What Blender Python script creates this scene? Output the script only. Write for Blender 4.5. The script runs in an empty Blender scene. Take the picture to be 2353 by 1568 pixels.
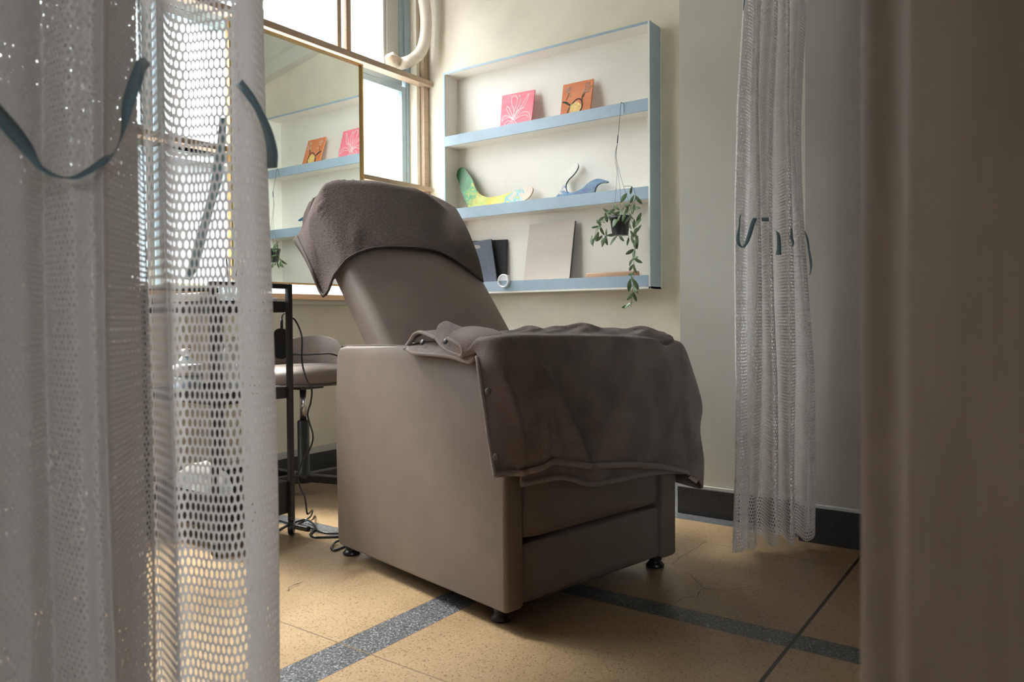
import bpy, bmesh, math, random
import numpy as np
from mathutils import Vector, Matrix

# ------------------------------------------------------------------ camera
S = bpy.context.scene
COL = S.collection
FPX, YAW, PIT, ROL, PPY, EYE = 1732.8, math.radians(-35.72), math.radians(-1.005), math.radians(-0.4076), 760.2, 0.72
fwd = np.array([math.sin(YAW)*math.cos(PIT), math.cos(YAW)*math.cos(PIT), math.sin(PIT)])
r0 = np.array([math.cos(YAW), -math.sin(YAW), 0.0]); u0 = np.cross(r0, fwd)
rgt = math.cos(ROL)*r0 + math.sin(ROL)*u0; upv = np.cross(rgt, fwd)
cam_d = bpy.data.cameras.new('camera'); cam = bpy.data.objects.new('camera', cam_d); COL.objects.link(cam)
cam.matrix_world = Matrix(((rgt[0], upv[0], -fwd[0], 0), (rgt[1], upv[1], -fwd[1], 0), (rgt[2], upv[2], -fwd[2], EYE), (0, 0, 0, 1)))
cam_d.sensor_width = 36.0
cam_d.lens = FPX/2353.0*36.0
cam_d.shift_y = (PPY-784.0)/2353.0
cam_d.clip_start = 0.02
cam_d.dof.use_dof = True
cam_d.dof.focus_distance = 2.7
cam_d.dof.aperture_fstop = 7.0
S.camera = cam

# ------------------------------------------------------------------ world, sun, exposure
W = bpy.data.worlds.new('sky'); S.world = W; W.use_nodes = True
W.node_tree.nodes['Background'].inputs[0].default_value = (0.97, 0.985, 1.0, 1)
W.node_tree.nodes['Background'].inputs[1].default_value = 14.5
S.view_settings.view_transform = 'Standard'; S.view_settings.look = 'None'
S.view_settings.exposure = 0.64; S.view_settings.gamma = 1.0
S.cycles.use_denoising = True
S.cycles.max_bounces = 10; S.cycles.transparent_max_bounces = 24; S.cycles.diffuse_bounces = 6
S.cycles.sample_clamp_indirect = 6.0

sun_d = bpy.data.lights.new('hazy_sun', 'SUN'); sun_d.energy = 17.0; sun_d.angle = math.radians(16); sun_d.color = (1.0, 0.95, 0.86)
sun = bpy.data.objects.new('hazy_sun', sun_d); COL.objects.link(sun)
sun.rotation_euler = Vector((0.56, 0.06, -0.83)).to_track_quat('-Z', 'Y').to_euler(); sun.location = (-6, 0, 6)
def portal(name, y0, y1, z0, z1, x, sg=-1):
    l = bpy.data.lights.new(name, 'AREA'); l.shape = 'RECTANGLE'; l.size = z1-z0; l.size_y = y1-y0
    l.cycles.is_portal = True
    o = bpy.data.objects.new(name, l); COL.objects.link(o)
    o.location = (x, (y0+y1)/2, (z0+z1)/2); o.rotation_euler = (0, sg*math.pi/2, 0)
portal('window_daylight', 0.0, 3.0, 0.84, 2.66, -2.90)
portal('fill_window_daylight', -2.6, -1.5, 0.9, 2.2, 3.05, 1)  # portal for the added, unseen fill window

# ------------------------------------------------------------------ helpers
EYEV = np.array([0, 0, EYE])
def ray(px, py): return fwd + rgt*(px-1176.5)/FPX - upv*(py-PPY)/FPX
def onY(px, py, Y): d = ray(px, py); return EYEV + d*Y/d[1]
def onX(px, py, X): d = ray(px, py); return EYEV + d*X/d[0]
def onZ(px, py, Z): d = ray(px, py); return EYEV + d*(Z-EYE)/d[2]
def onD(px, py, D): return EYEV + ray(px, py)*D
def onP(px, py, p0, n): d = ray(px, py); return EYEV + d*(((np.array(p0)-EYEV) @ n)/(d @ n))

_m = {}
def mat(name, col, rough=0.6, var=0.0, scale=40.0, bump=0.0, bscale=None, metal=0.0, sheen=0.0, col2=None, spec=0.5, trans=0.0, coords='Object', stretch=None):
    if name in _m: return _m[name]
    m = bpy.data.materials.new(name); m.use_nodes = True; nt = m.node_tree; N = nt.nodes; L = nt.links
    b = N['Principled BSDF']; b.inputs['Roughness'].default_value = rough; b.inputs['Metallic'].default_value = metal
    b.inputs['Specular IOR Level'].default_value = spec
    if sheen: b.inputs['Sheen Weight'].default_value = sheen; b.inputs['Sheen Roughness'].default_value = 0.6
    tc = N.new('ShaderNodeTexCoord'); mp = N.new('ShaderNodeMapping'); L.new(tc.outputs[coords], mp.inputs[0])
    if stretch: mp.inputs['Scale'].default_value = stretch
    nz = N.new('ShaderNodeTexNoise'); nz.inputs['Scale'].default_value = scale; nz.inputs['Detail'].default_value = 5
    L.new(mp.outputs[0], nz.inputs['Vector'])
    rp = N.new('ShaderNodeValToRGB'); rp.color_ramp.elements[0].position = 0.3; rp.color_ramp.elements[1].position = 0.7
    if col2 is None:
        a = [max(0, c*(1-var)) for c in col]; c2 = [min(1, c*(1+var)) for c in col]
    else: a, c2 = col, col2
    rp.color_ramp.elements[0].color = (*a, 1); rp.color_ramp.elements[1].color = (*c2, 1)
    L.new(nz.outputs[0], rp.inputs[0]); L.new(rp.outputs[0], b.inputs['Base Color'])
    if bump:
        n2 = N.new('ShaderNodeTexNoise'); n2.inputs['Scale'].default_value = bscale or scale*4; n2.inputs['Detail'].default_value = 4
        L.new(mp.outputs[0], n2.inputs['Vector'])
        bp = N.new('ShaderNodeBump'); bp.inputs['Strength'].default_value = bump; bp.inputs['Distance'].default_value = 0.004
        L.new(n2.outputs[0], bp.inputs['Height']); L.new(bp.outputs[0], b.inputs['Normal'])
    _m[name] = m; return m

def rawobj(name, verts, faces, m=None, parent=None, smooth=False, edges=()):
    me = bpy.data.meshes.new(name); me.from_pydata([tuple(map(float, v)) for v in verts], list(edges), [tuple(f) for f in faces]); me.update()
    if smooth: me.polygons.foreach_set('use_smooth', [True]*len(me.polygons))
    o = bpy.data.objects.new(name, me); COL.objects.link(o)
    if m: me.materials.append(m)
    if parent: o.parent = parent
    return o
def bmobj(name, bm, m=None, parent=None, smooth=False):
    bmesh.ops.recalc_face_normals(bm, faces=bm.faces)
    me = bpy.data.meshes.new(name); bm.to_mesh(me); bm.free()
    if smooth: me.polygons.foreach_set('use_smooth', [True]*len(me.polygons))
    o = bpy.data.objects.new(name, me); COL.objects.link(o)
    if m: me.materials.append(m)
    if parent: o.parent = parent
    return o
def add_box(bm, x0, x1, y0, y1, z0, z1, bev=0.0, seg=2):
    g = bmesh.ops.create_cube(bm, size=1.0)
    for v in g['verts']: v.co = Vector(((x0+x1)/2+v.co.x*(x1-x0), (y0+y1)/2+v.co.y*(y1-y0), (z0+z1)/2+v.co.z*(z1-z0)))
    if bev:
        es = list({e for v in g['verts'] for e in v.link_edges})
        bmesh.ops.bevel(bm, geom=es, offset=bev, segments=seg, affect='EDGES', profile=0.5)
def box(name, x0, x1, y0, y1, z0, z1, m=None, parent=None, bev=0.0, seg=2, smooth=False):
    bm = bmesh.new(); add_box(bm, x0, x1, y0, y1, z0, z1, bev, seg); return bmobj(name, bm, m, parent, smooth)
def add_lathe(bm, prof, c=(0, 0, 0), n=32):
    rings = []
    for r, z in prof:
        rings.append([bm.verts.new((c[0]+r*math.cos(2*math.pi*i/n), c[1]+r*math.sin(2*math.pi*i/n), c[2]+z)) for i in range(n)] if r > 1e-6 else [bm.verts.new((c[0], c[1], c[2]+z))])
    for A, B in zip(rings, rings[1:]):
        for i in range(n):
            j = (i+1) % n
            if len(A) == 1 and len(B) == 1: continue
            if len(A) == 1: bm.faces.new((A[0], B[i], B[j]))
            elif len(B) == 1: bm.faces.new((A[i], A[j], B[0]))
            else: bm.faces.new((A[i], A[j], B[j], B[i]))
def lathe(name, prof, c, m, parent=None, n=32):
    bm = bmesh.new(); add_lathe(bm, prof, c, n); return bmobj(name, bm, m, parent, True)
def crom(P, n):
    P = np.array(P, float); Q = np.vstack([2*P[0]-P[1], P, 2*P[-1]-P[-2]]); out = []
    for i in range(1, len(Q)-2):
        a, b, c, d = Q[i-1], Q[i], Q[i+1], Q[i+2]
        for t in np.linspace(0, 1, n, endpoint=False):
            out.append(0.5*((2*b)+(-a+c)*t+(2*a-5*b+4*c-d)*t*t+(-a+3*b-3*c+d)*t**3))
    out.append(P[-1]); return np.array(out)
def add_tube(bm, pts, r, n=8, cap=True):
    pts = np.array(pts, float); m = len(pts)
    rr = np.full(m, r) if np.isscalar(r) else np.interp(np.linspace(0, 1, m), np.linspace(0, 1, len(r)), r)
    T = np.gradient(pts, axis=0); T /= np.linalg.norm(T, axis=1)[:, None]+1e-12
    up = np.array([0, 0, 1.0]) if abs(T[0][2]) < 0.9 else np.array([1.0, 0, 0])
    N = np.cross(T[0], up); N /= np.linalg.norm(N); rings = []
    for i in range(m):
        N = N-T[i]*(N @ T[i]); N /= np.linalg.norm(N)+1e-12; B = np.cross(T[i], N)
        rings.append([bm.verts.new(Vector(pts[i]+rr[i]*(math.cos(2*math.pi*k/n)*N+math.sin(2*math.pi*k/n)*B))) for k in range(n)])
    for A, Bq in zip(rings, rings[1:]):
        for k in range(n): bm.faces.new((A[k], A[(k+1) % n], Bq[(k+1) % n], Bq[k]))
    if cap: bm.faces.new(rings[0]); bm.faces.new(rings[-1])
def tube(name, pts, r, m, parent=None, n=8, smoothn=0):
    bm = bmesh.new(); add_tube(bm, crom(pts, smoothn) if smoothn else pts, r, n); return bmobj(name, bm, m, parent, True)
def prism(name, poly, ax, t0, t1, m, parent=None, bev=0.0, fn=None):
    """poly: list of 2D points; ax: function (a, b, t) -> 3D"""
    bm = bmesh.new(); A = [bm.verts.new(ax(a, b, t0)) for a, b in poly]; B = [bm.verts.new(ax(a, b, t1)) for a, b in poly]
    n = len(poly); fa = bm.faces.new(A); bm.faces.new(list(reversed(B)))
    for i in range(n): bm.faces.new((A[i], B[i], B[(i+1) % n], A[(i+1) % n]))
    if bev:
        es = [e for e in bm.edges if (e.verts[0] in A) == (e.verts[1] in A)]
        bmesh.ops.bevel(bm, geom=es, offset=bev, segments=3, affect='EDGES', profile=0.5)
    return bmobj(name, bm, m, parent, False)
def sm(o, ang=40):
    me = o.data; me.polygons.foreach_set('use_smooth', [True]*len(me.polygons))
    try: me.set_sharp_from_angle(angle=math.radians(ang))
    except Exception: pass
    return o
def tag(o, label, cat, group=None):
    o['label'] = label; o['category'] = cat
    if group: o['group'] = group
    return o
def thing(name, label, cat, loc=(0, 0, 0), rotz=0.0, group=None):
    o = bpy.data.objects.new(name, None); COL.objects.link(o); o.empty_display_size = 0.1
    o.location = loc; o.rotation_euler = (0, 0, rotz); return tag(o, label, cat, group)
def struct(o): o['kind'] = 'structure'; return o
def solid(o, t, off=0.0):
    md = o.modifiers.new('thickness', 'SOLIDIFY'); md.thickness = t; md.offset = off; return o
def subd(o, n=1):
    md = o.modifiers.new('smooth', 'SUBSURF'); md.levels = n; md.render_levels = n; return o
def grid_surface(P, nu, nv):
    """P: rows x cols x 3 control net -> Catmull-Rom dense grid"""
    P = np.array(P, float)
    rows = np.stack([crom(P[i], nu) for i in range(P.shape[0])])
    cols = np.stack([crom(rows[:, j], nv) for j in range(rows.shape[1])], axis=1)
    return cols
def grid_mesh(name, G, m, parent=None):
    R, C = G.shape[:2]; f = [(i*C+j, i*C+j+1, (i+1)*C+j+1, (i+1)*C+j) for i in range(R-1) for j in range(C-1)]
    return rawobj(name, G.reshape(-1, 3), f, m, parent, True)
def fbm(x, y, seed=0, oct=4):
    r = np.random.RandomState(seed); o = np.zeros_like(x); a = 1.0; f = 1.0
    for _ in range(oct):
        for _k in range(3):
            th = r.uniform(0, 6.28); o += a*np.sin(f*(x*math.cos(th)+y*math.sin(th))+r.uniform(0, 6.28))/3
        a *= 0.5; f *= 1.9
    return o

# ------------------------------------------------------------------ materials
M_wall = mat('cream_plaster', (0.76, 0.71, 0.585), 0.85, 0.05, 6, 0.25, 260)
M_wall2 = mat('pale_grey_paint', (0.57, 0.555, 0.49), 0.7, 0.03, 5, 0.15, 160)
M_dim = mat('dark_unseen_wall', (0.13, 0.10, 0.08), 0.7, 0.1, 8)  # dark finish given to the unseen walls to cut bounced light
M_ceil = mat('ceiling_paint', (0.62, 0.61, 0.56), 0.9, 0.02, 5)
M_white = mat('shelf_cream_paint', (0.80, 0.775, 0.715), 0.6, 0.02, 10)
M_blue = mat('powder_blue_paint', (0.33, 0.43, 0.52), 0.45, 0.04, 30)
M_frameblue = mat('window_frame_blue', (0.33, 0.43, 0.49), 0.45, 0.05, 20)
M_wood = mat('window_rail_wood', (0.36, 0.255, 0.175), 0.55, 0.12, 9, 0.1, 80, stretch=(12, 1.5, 12))
M_base = mat('dark_terrazzo', (0.035, 0.035, 0.036), 0.35, 0.6, 300)
M_skirt = mat('skirting_strip', (0.52, 0.52, 0.50), 0.5, 0.03)
M_leather = mat('taupe_leather', (0.190, 0.154, 0.130), 0.45, 0.05, 14, 0.12, 420, spec=0.35)
M_seam = mat('leather_seam', (0.10, 0.085, 0.075), 0.6)
M_blk = mat('black_metal', (0.012, 0.012, 0.013), 0.42, 0.1)
M_blkp = mat('black_plastic', (0.014, 0.014, 0.015), 0.35, 0.1)
M_chrome = mat('chrome', (0.55, 0.55, 0.56), 0.2, 0.0, metal=1.0)
M_towel = mat('brown_terry', (0.074, 0.054, 0.047), 0.95, 0.38, 190, 1.0, 260, sheen=0.08, spec=0.1)
M_towelband = mat('brown_waffle_band', (0.080, 0.060, 0.053), 0.9, 0.4, 300, 0.8, 420, sheen=0.08, spec=0.1)
M_blanket = mat('taupe_terry', (0.235, 0.195, 0.181), 0.95, 0.26, 11, 1.0, 260, sheen=0.10, spec=0.1)
M_hem = mat('taupe_hem', (0.30, 0.256, 0.24), 0.9, 0.15, 300, 0.5, 500, sheen=0.08, spec=0.1)
M_ribbon = mat('teal_ribbon', (0.19, 0.275, 0.31), 0.5, 0.12, 300)
M_gold = mat('gold_frame', (0.62, 0.40, 0.16), 0.35, 0.05, metal=0.6)
M_leaf = mat('leaf_green', (0.075, 0.13, 0.055), 0.45, 0.0, 25, col2=(0.17, 0.24, 0.12))
M_pot = mat('pot_plastic', (0.018, 0.018, 0.022), 0.4)
M_card = mat('white_plastic', (0.78, 0.77, 0.82), 0.35)

def mesh_mat():
    m = bpy.data.materials.new('mesh_knit'); m.use_nodes = True; nt = m.node_tree; N = nt.nodes; L = nt.links
    b = N['Principled BSDF']; b.inputs['Roughness'].default_value = 0.85; b.inputs['Specular IOR Level'].default_value = 0.15
    b.inputs['Base Color'].default_value = (0.84, 0.825, 0.82, 1)
    t = N.new('ShaderNodeBsdfTranslucent'); t.inputs[0].default_value = (0.74, 0.70, 0.68, 1)
    mx = N.new('ShaderNodeMixShader'); mx.inputs[0].default_value = 0.25
    L.new(b.outputs[0], mx.inputs[1]); L.new(t.outputs[0], mx.inputs[2]); L.new(mx.outputs[0], N['Material Output'].inputs[0])
    return m
M_knit = mesh_mat()
def thin_cloth(m, col, f):
    nt = m.node_tree; N = nt.nodes; L = nt.links; t = N.new('ShaderNodeBsdfTranslucent'); t.inputs[0].default_value = (*col, 1)
    mx = N.new('ShaderNodeMixShader'); mx.inputs[0].default_value = f
    L.new(N['Principled BSDF'].outputs[0], mx.inputs[1]); L.new(t.outputs[0], mx.inputs[2]); L.new(mx.outputs[0], N['Material Output'].inputs[0])
thin_cloth(M_ribbon, (0.16, 0.26, 0.31), 0.3)
def glass_mat(name, tint, tr):
    m = bpy.data.materials.new(name); m.use_nodes = True; nt = m.node_tree; N = nt.nodes; L = nt.links
    N.remove(N['Principled BSDF'])
    t = N.new('ShaderNodeBsdfTransparent'); t.inputs[0].default_value = (*tint, 1)
    g = N.new('ShaderNodeBsdfGlossy'); g.inputs['Roughness'].default_value = 0.05
    d = N.new('ShaderNodeBsdfTranslucent'); d.inputs[0].default_value = (0.9, 0.95, 0.97, 1)
    m1 = N.new('ShaderNodeMixShader'); m1.inputs[0].default_value = 0.05; L.new(t.outputs[0], m1.inputs[1]); L.new(g.outputs[0], m1.inputs[2])
    m2 = N.new('ShaderNodeMixShader'); m2.inputs[0].default_value = tr; L.new(m1.outputs[0], m2.inputs[1]); L.new(d.outputs[0], m2.inputs[2])
    L.new(m2.outputs[0], N['Material Output'].inputs[0]); return m
M_glass = glass_mat('clear_glass', (0.97, 0.99, 1.0), 0.0)
M_frost = glass_mat('frosted_glass', (0.95, 0.98, 1.0), 0.35)
M_acryl = glass_mat('clear_plastic', (0.9, 0.92, 0.93), 0.15)

def floor_mat():
    m = bpy.data.materials.new('terrazzo_tiles'); m.use_nodes = True; nt = m.node_tree; N = nt.nodes; L = nt.links
    b = N['Principled BSDF']
    tc = N.new('ShaderNodeTexCoord'); sp = N.new('ShaderNodeSeparateXYZ'); L.new(tc.outputs['Object'], sp.inputs[0])
    def math_(op, a, bb=None, c=None):
        n = N.new('ShaderNodeMath'); n.operation = op
        for i, q in enumerate((a, bb, c)):
            if q is None: continue
            if isinstance(q, (int, float)): n.inputs[i].default_value = q
            else: L.new(q, n.inputs[i])
        return n.outputs[0]
    X, Y = sp.outputs[0], sp.outputs[1]
    def band(v, c, hw): return math_('LESS_THAN', math_('ABSOLUTE', math_('SUBTRACT', v, c)), hw)
    def mx(*q):
        o = q[0]
        for k in q[1:]: o = math_('MAXIMUM', o, k)
        return o
    dark = mx(band(X, -1.236, 0.051), band(Y, 1.705, 0.040), math_('GREATER_THAN', Y, 2.513), math_('LESS_THAN', X, -2.69))
    grout = mx(band(X, -1.956, 0.0018), band(Y, 1.122, 0.0020), band(Y, 2.293, 0.0016), band(X, -1.288, 0.0012), band(X, -1.184, 0.0012), band(Y, 1.745, 0.0010), band(Y, 1.665, 0.0010), band(X, -2.2, 0.0018), band(Y, 0.54, 0.002))
    groove = band(X, -0.465, 0.0042)
    vo = N.new('ShaderNodeTexVoronoi'); vo.inputs['Scale'].default_value = 330; L.new(tc.outputs['Object'], vo.inputs['Vector'])
    n1 = N.new('ShaderNodeTexNoise'); n1.inputs['Scale'].default_value = 3.0; n1.inputs['Detail'].default_value = 6; L.new(tc.outputs['Object'], n1.inputs['Vector'])
    sepc = N.new('ShaderNodeSeparateColor'); L.new(vo.outputs['Color'], sepc.inputs[0])
    r1 = N.new('ShaderNodeValToRGB'); e = r1.color_ramp; e.interpolation = 'CONSTANT'
    e.elements[0].position = 0; e.elements[0].color = (0.16, 0.105, 0.06, 1)
    e.elements[1].position = 0.07; e.elements[1].color = (0.343, 0.236, 0.133, 1.0)
    for p, c in ((0.28, (0.335, 0.236, 0.136)), (0.62, (0.309, 0.212, 0.12)), (0.9, (0.369, 0.271, 0.167))):
        q = e.elements.new(p); q.color = (*c, 1)
    L.new(sepc.outputs[0], r1.inputs[0])
    r2 = N.new('ShaderNodeValToRGB'); e = r2.color_ramp; e.interpolation = 'CONSTANT'
    e.elements[0].position = 0; e.elements[0].color = (0.04, 0.042, 0.046, 1)
    e.elements[1].position = 0.35; e.elements[1].color = (0.085, 0.09, 0.098, 1)
    for p, c in ((0.7, (0.14, 0.145, 0.155)), (0.92, (0.27, 0.28, 0.29))):
        q = e.elements.new(p); q.color = (*c, 1)
    L.new(sepc.outputs[1], r2.inputs[0])
    r3 = N.new('ShaderNodeValToRGB'); r3.color_ramp.elements[0].position = 0.35; r3.color_ramp.elements[0].color = (0.82, 0.80, 0.78, 1)
    r3.color_ramp.elements[1].position = 0.62; r3.color_ramp.elements[1].color = (1, 1, 1, 1); L.new(n1.outputs[0], r3.inputs[0])
    def mixc(f, a, c, mode='MIX'):
        n = N.new('ShaderNodeMix'); n.data_type = 'RGBA'; n.blend_type = mode
        if isinstance(f, (int, float)): n.inputs[0].default_value = f
        else: L.new(f, n.inputs[0])
        for i, q in ((6, a), (7, c)):
            if isinstance(q, tuple): n.inputs[i].default_value = q
            else: L.new(q, n.inputs[i])
        return n.outputs[2]
    c = mixc(1.0, r1.outputs[0], r3.outputs[0], 'MULTIPLY')
    c = mixc(dark, c, r2.outputs[0])
    c = mixc(grout, c, (0.16, 0.11, 0.07, 1))
    c = mixc(groove, c, (0.022, 0.018, 0.014, 1))
    L.new(c, b.inputs['Base Color'])
    r4 = N.new('ShaderNodeMapRange'); r4.inputs['To Min'].default_value = 0.22; r4.inputs['To Max'].default_value = 0.42; L.new(n1.outputs[0], r4.inputs[0])
    L.new(r4.outputs[0], b.inputs['Roughness']); b.inputs['Specular IOR Level'].default_value = 0.5
    return m
M_floor = floor_mat()

# ------------------------------------------------------------------ room
XW, YW, ZC = -2.83, 3.13, 2.80
struct(box('floor', -3.1, 3.2, -3.2, 3.4, -0.08, 0.0, M_floor))
struct(box('ceiling', -3.1, 3.2, -3.2, 3.4, ZC, ZC+0.1, M_ceil))
struct(box('wall_back', -3.1, -1.0, YW, YW+0.2, 0, ZC, M_wall))
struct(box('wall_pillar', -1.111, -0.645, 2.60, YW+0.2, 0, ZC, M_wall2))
struct(box('wall_end', -0.645, 3.2, 2.50, YW+0.2, 0, ZC, mat('shaded_wall_paint', (0.37, 0.34, 0.30), 0.7, 0.03, 5, 0.15, 160)))  # paint darkened to stand in for the shade at this end
struct(box('wall_right', 3.0, 3.2, -3.2, 2.5, 0, 0.9, M_dim))
struct(box('wall_right_top', 3.0, 3.2, -3.2, 2.5, 2.2, ZC, M_dim))
struct(box('wall_right_near', 3.0, 3.2, -1.5, 2.5, 0.9, 2.2, M_dim))
struct(box('wall_right_far', 3.0, 3.2, -3.2, -2.6, 0.9, 2.2, M_dim))
struct(box('wall_front', -3.1, 3.0, -3.2, -3.0, 0, ZC, M_dim))
# wall under and above the windows
w1 = struct(box('wall_left', -3.05, XW, -3.0, YW, 0, 0.79, M_wall))
struct(box('wall_left_corner', -3.05, XW, 3.06, YW, 0.79, ZC, M_wall))
struct(box('wall_left_top', -3.05, XW, -3.0, 3.06, 2.68, ZC, M_wall))
struct(box('wall_left_far', -3.05, XW, -3.0, 0.0, 0.79, 2.68, M_wall))
struct(box('baseboard_left', XW-0.001, XW+0.012, -3.0, YW, 0, 0.088, M_base))
struct(box('trim_1', XW-0.001, XW+0.007, -3.0, YW, 0.088, 0.118, M_skirt))
struct(box('baseboard_back', XW+0.012, -1.111, YW-0.012, YW+0.001, 0, 0.088, M_base))
struct(box('baseboard_pillar', -1.118, -0.63, 2.585, 2.62, 0, 0.098, M_base, bev=0.002))
struct(box('trim_2', -1.118, -0.63, 2.59, 2.605, 0.098, 0.108, M_skirt))
struct(box('baseboard_end', -0.66, 3.0, 2.478, 2.51, 0, 0.112, M_base))
struct(box('trim_3', -0.66, 3.0, 2.485, 2.505, 0.112, 0.120, M_skirt))
# haunched beam along the back wall (seen in the mirror)
hb = prism('trim_4', [(-1.0, 2.33), (-2.83, 2.60), (-2.83, 2.80), (-1.0, 2.80)], lambda a, b, t: (a, t, b), 3.02, YW+0.01, M_ceil); struct(hb)
hb = prism('trim_5', [(-1.0, 2.23), (-2.83, 2.53), (-2.83, 2.60), (-1.0, 2.33)], lambda a, b, t: (a, t, b), 3.07, YW+0.01, M_ceil); struct(hb)

M_crack = mat('crack_dirt', (0.07, 0.05, 0.035), 0.8)
for ck in ([(1549, 1389), (1563, 1379), (1576, 1373), (1592, 1372), (1605, 1370), (1609, 1360), (1612, 1354), (1625, 1354), (1640, 1356), (1670, 1357), (1700, 1352), (1760, 1344)],
           [(1543, 1297), (1555, 1290), (1563, 1281), (1578, 1273), (1590, 1264), (1605, 1257), (1625, 1243)], [(1580, 1316), (1592, 1326), (1603, 1337), (1612, 1347), (1625, 1355)]):
    P = np.array([onZ(x, y, 0.0003) for x, y in ck]); rs_ = np.random.RandomState(len(ck)); P = crom(P, 3); P[:, :2] += rs_.normal(0, 0.0012, (len(P), 2))
    T = np.gradient(P, axis=0); Nn = np.stack([-T[:, 1], T[:, 0], 0*T[:, 0]], axis=1); Nn /= np.linalg.norm(Nn, axis=1)[:, None]
    wd = 0.0005+0.0004*rs_.rand(len(P))[:, None]
    V = np.concatenate([P-Nn*wd, P+Nn*wd]); n_ = len(P)
    rawobj('crack', V, [(k, k+1, n_+k+1, n_+k) for k in range(n_-1)], M_crack, bpy.data.objects['floor'])

# ------------------------------------------------------------------ windows
def window(name, y0, y1, z0, z1, x, fw, mf, mp, panes=(), depth=0.04):
    """frame ring + pane, facing +X"""
    bm = bmesh.new()
    add_box(bm, x-depth, x, y0, y0+fw, z0, z1); add_box(bm, x-depth, x, y1-fw, y1, z0, z1)
    add_box(bm, x-depth, x, y0+fw, y1-fw, z0, z0+fw); add_box(bm, x-depth, x, y0+fw, y1-fw, z1-fw, z1)
    for p in panes: add_box(bm, x-depth*0.8, x-0.004, p-0.012, p+0.012, z0+fw, z1-fw)
    f = struct(bmobj(name, bm, mf))
    box('pane', x-depth*0.55, x-depth*0.45, y0+fw-0.004, y1-fw+0.004, z0+fw-0.004, z1-fw+0.004, mp, f)
    return f
# upper row: a pale sash beside the blue jamb, wooden stiles further along
M_sash = mat('pale_sash', (0.55, 0.55, 0.53), 0.5)
struct(box('trim_6', -2.93, -2.882, onX(924, 300, -2.885)[1]+0.032, 3.06, 0.84, 2.03, M_frameblue, bev=0.004))
struct(box('trim_17', -2.93, -2.882, 2.986, 3.06, 2.03, 2.68, M_frameblue, bev=0.004))
struct(box('trim_7', -2.883, -2.872, 3.018, 3.06, 2.03, 2.68, M_frameblue, bev=0.003))
struct(box('trim_8', -2.93, -2.888, 2.896, 2.985, 2.04, 2.68, M_sash))
window('window_1', onX(801, 100, -2.895)[1], 2.894, 2.02, 2.68, -2.895, 0.018, M_sash, M_glass)
window('window_2', 1.30, onX(784, 100, -2.895)[1], 2.02, 2.68, -2.895, 0.018, M_sash, M_glass)
window('window_3', 0.0, 1.27, 2.02, 2.68, -2.895, 0.018, M_sash, M_glass)
window('window_4', 1.62, onX(924, 300, -2.885)[1]+0.03, 1.41, onX(838, 182, -2.885)[2]+0.03, -2.885, 0.03, M_frameblue, M_frost, (2.3,))
struct(box('trim_19', -2.925, -2.88, 1.62, 3.0, onX(838, 182, -2.885)[2]+0.031, 2.018, M_frameblue))
window('window_5', 0.0, 1.60, 1.44, 2.02, -2.885, 0.04, M_frameblue, M_frost, (0.75,))
window('window_6', 1.62, 2.99, 0.84, 1.43, -2.885, 0.03, M_frameblue, M_glass, (2.3,))
window('window_7', 0.0, 1.60, 0.84, 1.43, -2.885, 0.03, M_frameblue, M_glass, (0.75,))
sw = window('fill_window', -2.6, -1.5, 0.9, 2.2, 3.12, 0.04, M_frameblue, M_frost, (-2.05,))  # unseen window, added as fill for the near curtain and chair front
# wooden posts and rails on the room side
struct(box('trim_9', -2.836, -2.80, 3.086, 3.122, 0.84, 2.68, M_wood, bev=0.002))
struct(box('trim_10', -2.832, -2.770, 0.0, 3.126, 1.986, 2.016, M_wood, bev=0.002))
struct(box('trim_11', -2.832, -2.772, 0.0, 3.118, 1.412, 1.436, M_wood, bev=0.002))
struct(box('trim_12', -2.865, -2.775, -0.05, 3.126, 0.808, 0.834, mat('brightened_sill_wood', (0.78, 0.55, 0.36), 0.5, 0.08, 9, stretch=(12, 1.5, 12)), bev=0.002))  # sill colour lightened to stand in for bright light on its front
struct(box('trim_13', -2.865, -2.79, -0.05, 3.126, 0.786, 0.808, M_wall2, bev=0.002))
struct(box('trim_14', -2.83, -2.795, onX(776, 100, -2.795)[1], onX(785, 100, -2.795)[1], 2.016, 2.68, M_wood, bev=0.002))
struct(box('trim_15', -2.83, -2.795, onX(797, 100, -2.795)[1], onX(806, 100, -2.795)[1], 2.016, 2.68, M_wood, bev=0.002))
struct(box('trim_16', -2.86, -2.80, 1.26, 1.31, 2.016, 2.68, M_wood, bev=0.002))

# ------------------------------------------------------------------ outside
M_out = mat('outside_render', (0.115, 0.118, 0.12), 0.9, 0.03, 2)
M_outd = mat('outside_glass', (0.085, 0.095, 0.105), 0.3, 0.05, 2)
M_gnd = mat('outside_concrete', (0.2, 0.2, 0.2), 0.9, 0.05, 2)
struct(box('trim_18', -30, -3.06, -14, 20, -0.5, -0.1, M_gnd))
struct(box('trim_20', 3.25, 20, -14, 10, -0.5, -0.1, M_gnd))
nb = thing('neighbouring_building', 'pale building with wide windows seen through the upper panes', 'building', (-8.5, 6, -0.1))
box('facade', -3.0, 0, -18, 16, 0, 5.8, M_out, nb)
for k in range(5):
    yb = -8.5+k*4
    wf = box('window', -0.02, 0.05, yb, yb+2.6, 3.0, 4.6, M_out, nb)
    box('pane', 0.04, 0.07, yb+0.12, yb+1.25, 3.12, 4.48, M_outd, wf); box('pane', 0.04, 0.07, yb+1.35, yb+2.48, 3.12, 4.48, M_outd, wf)
box('ledge', 0, 0.25, -10, 12, 2.7, 2.88, M_out, nb)

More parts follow.
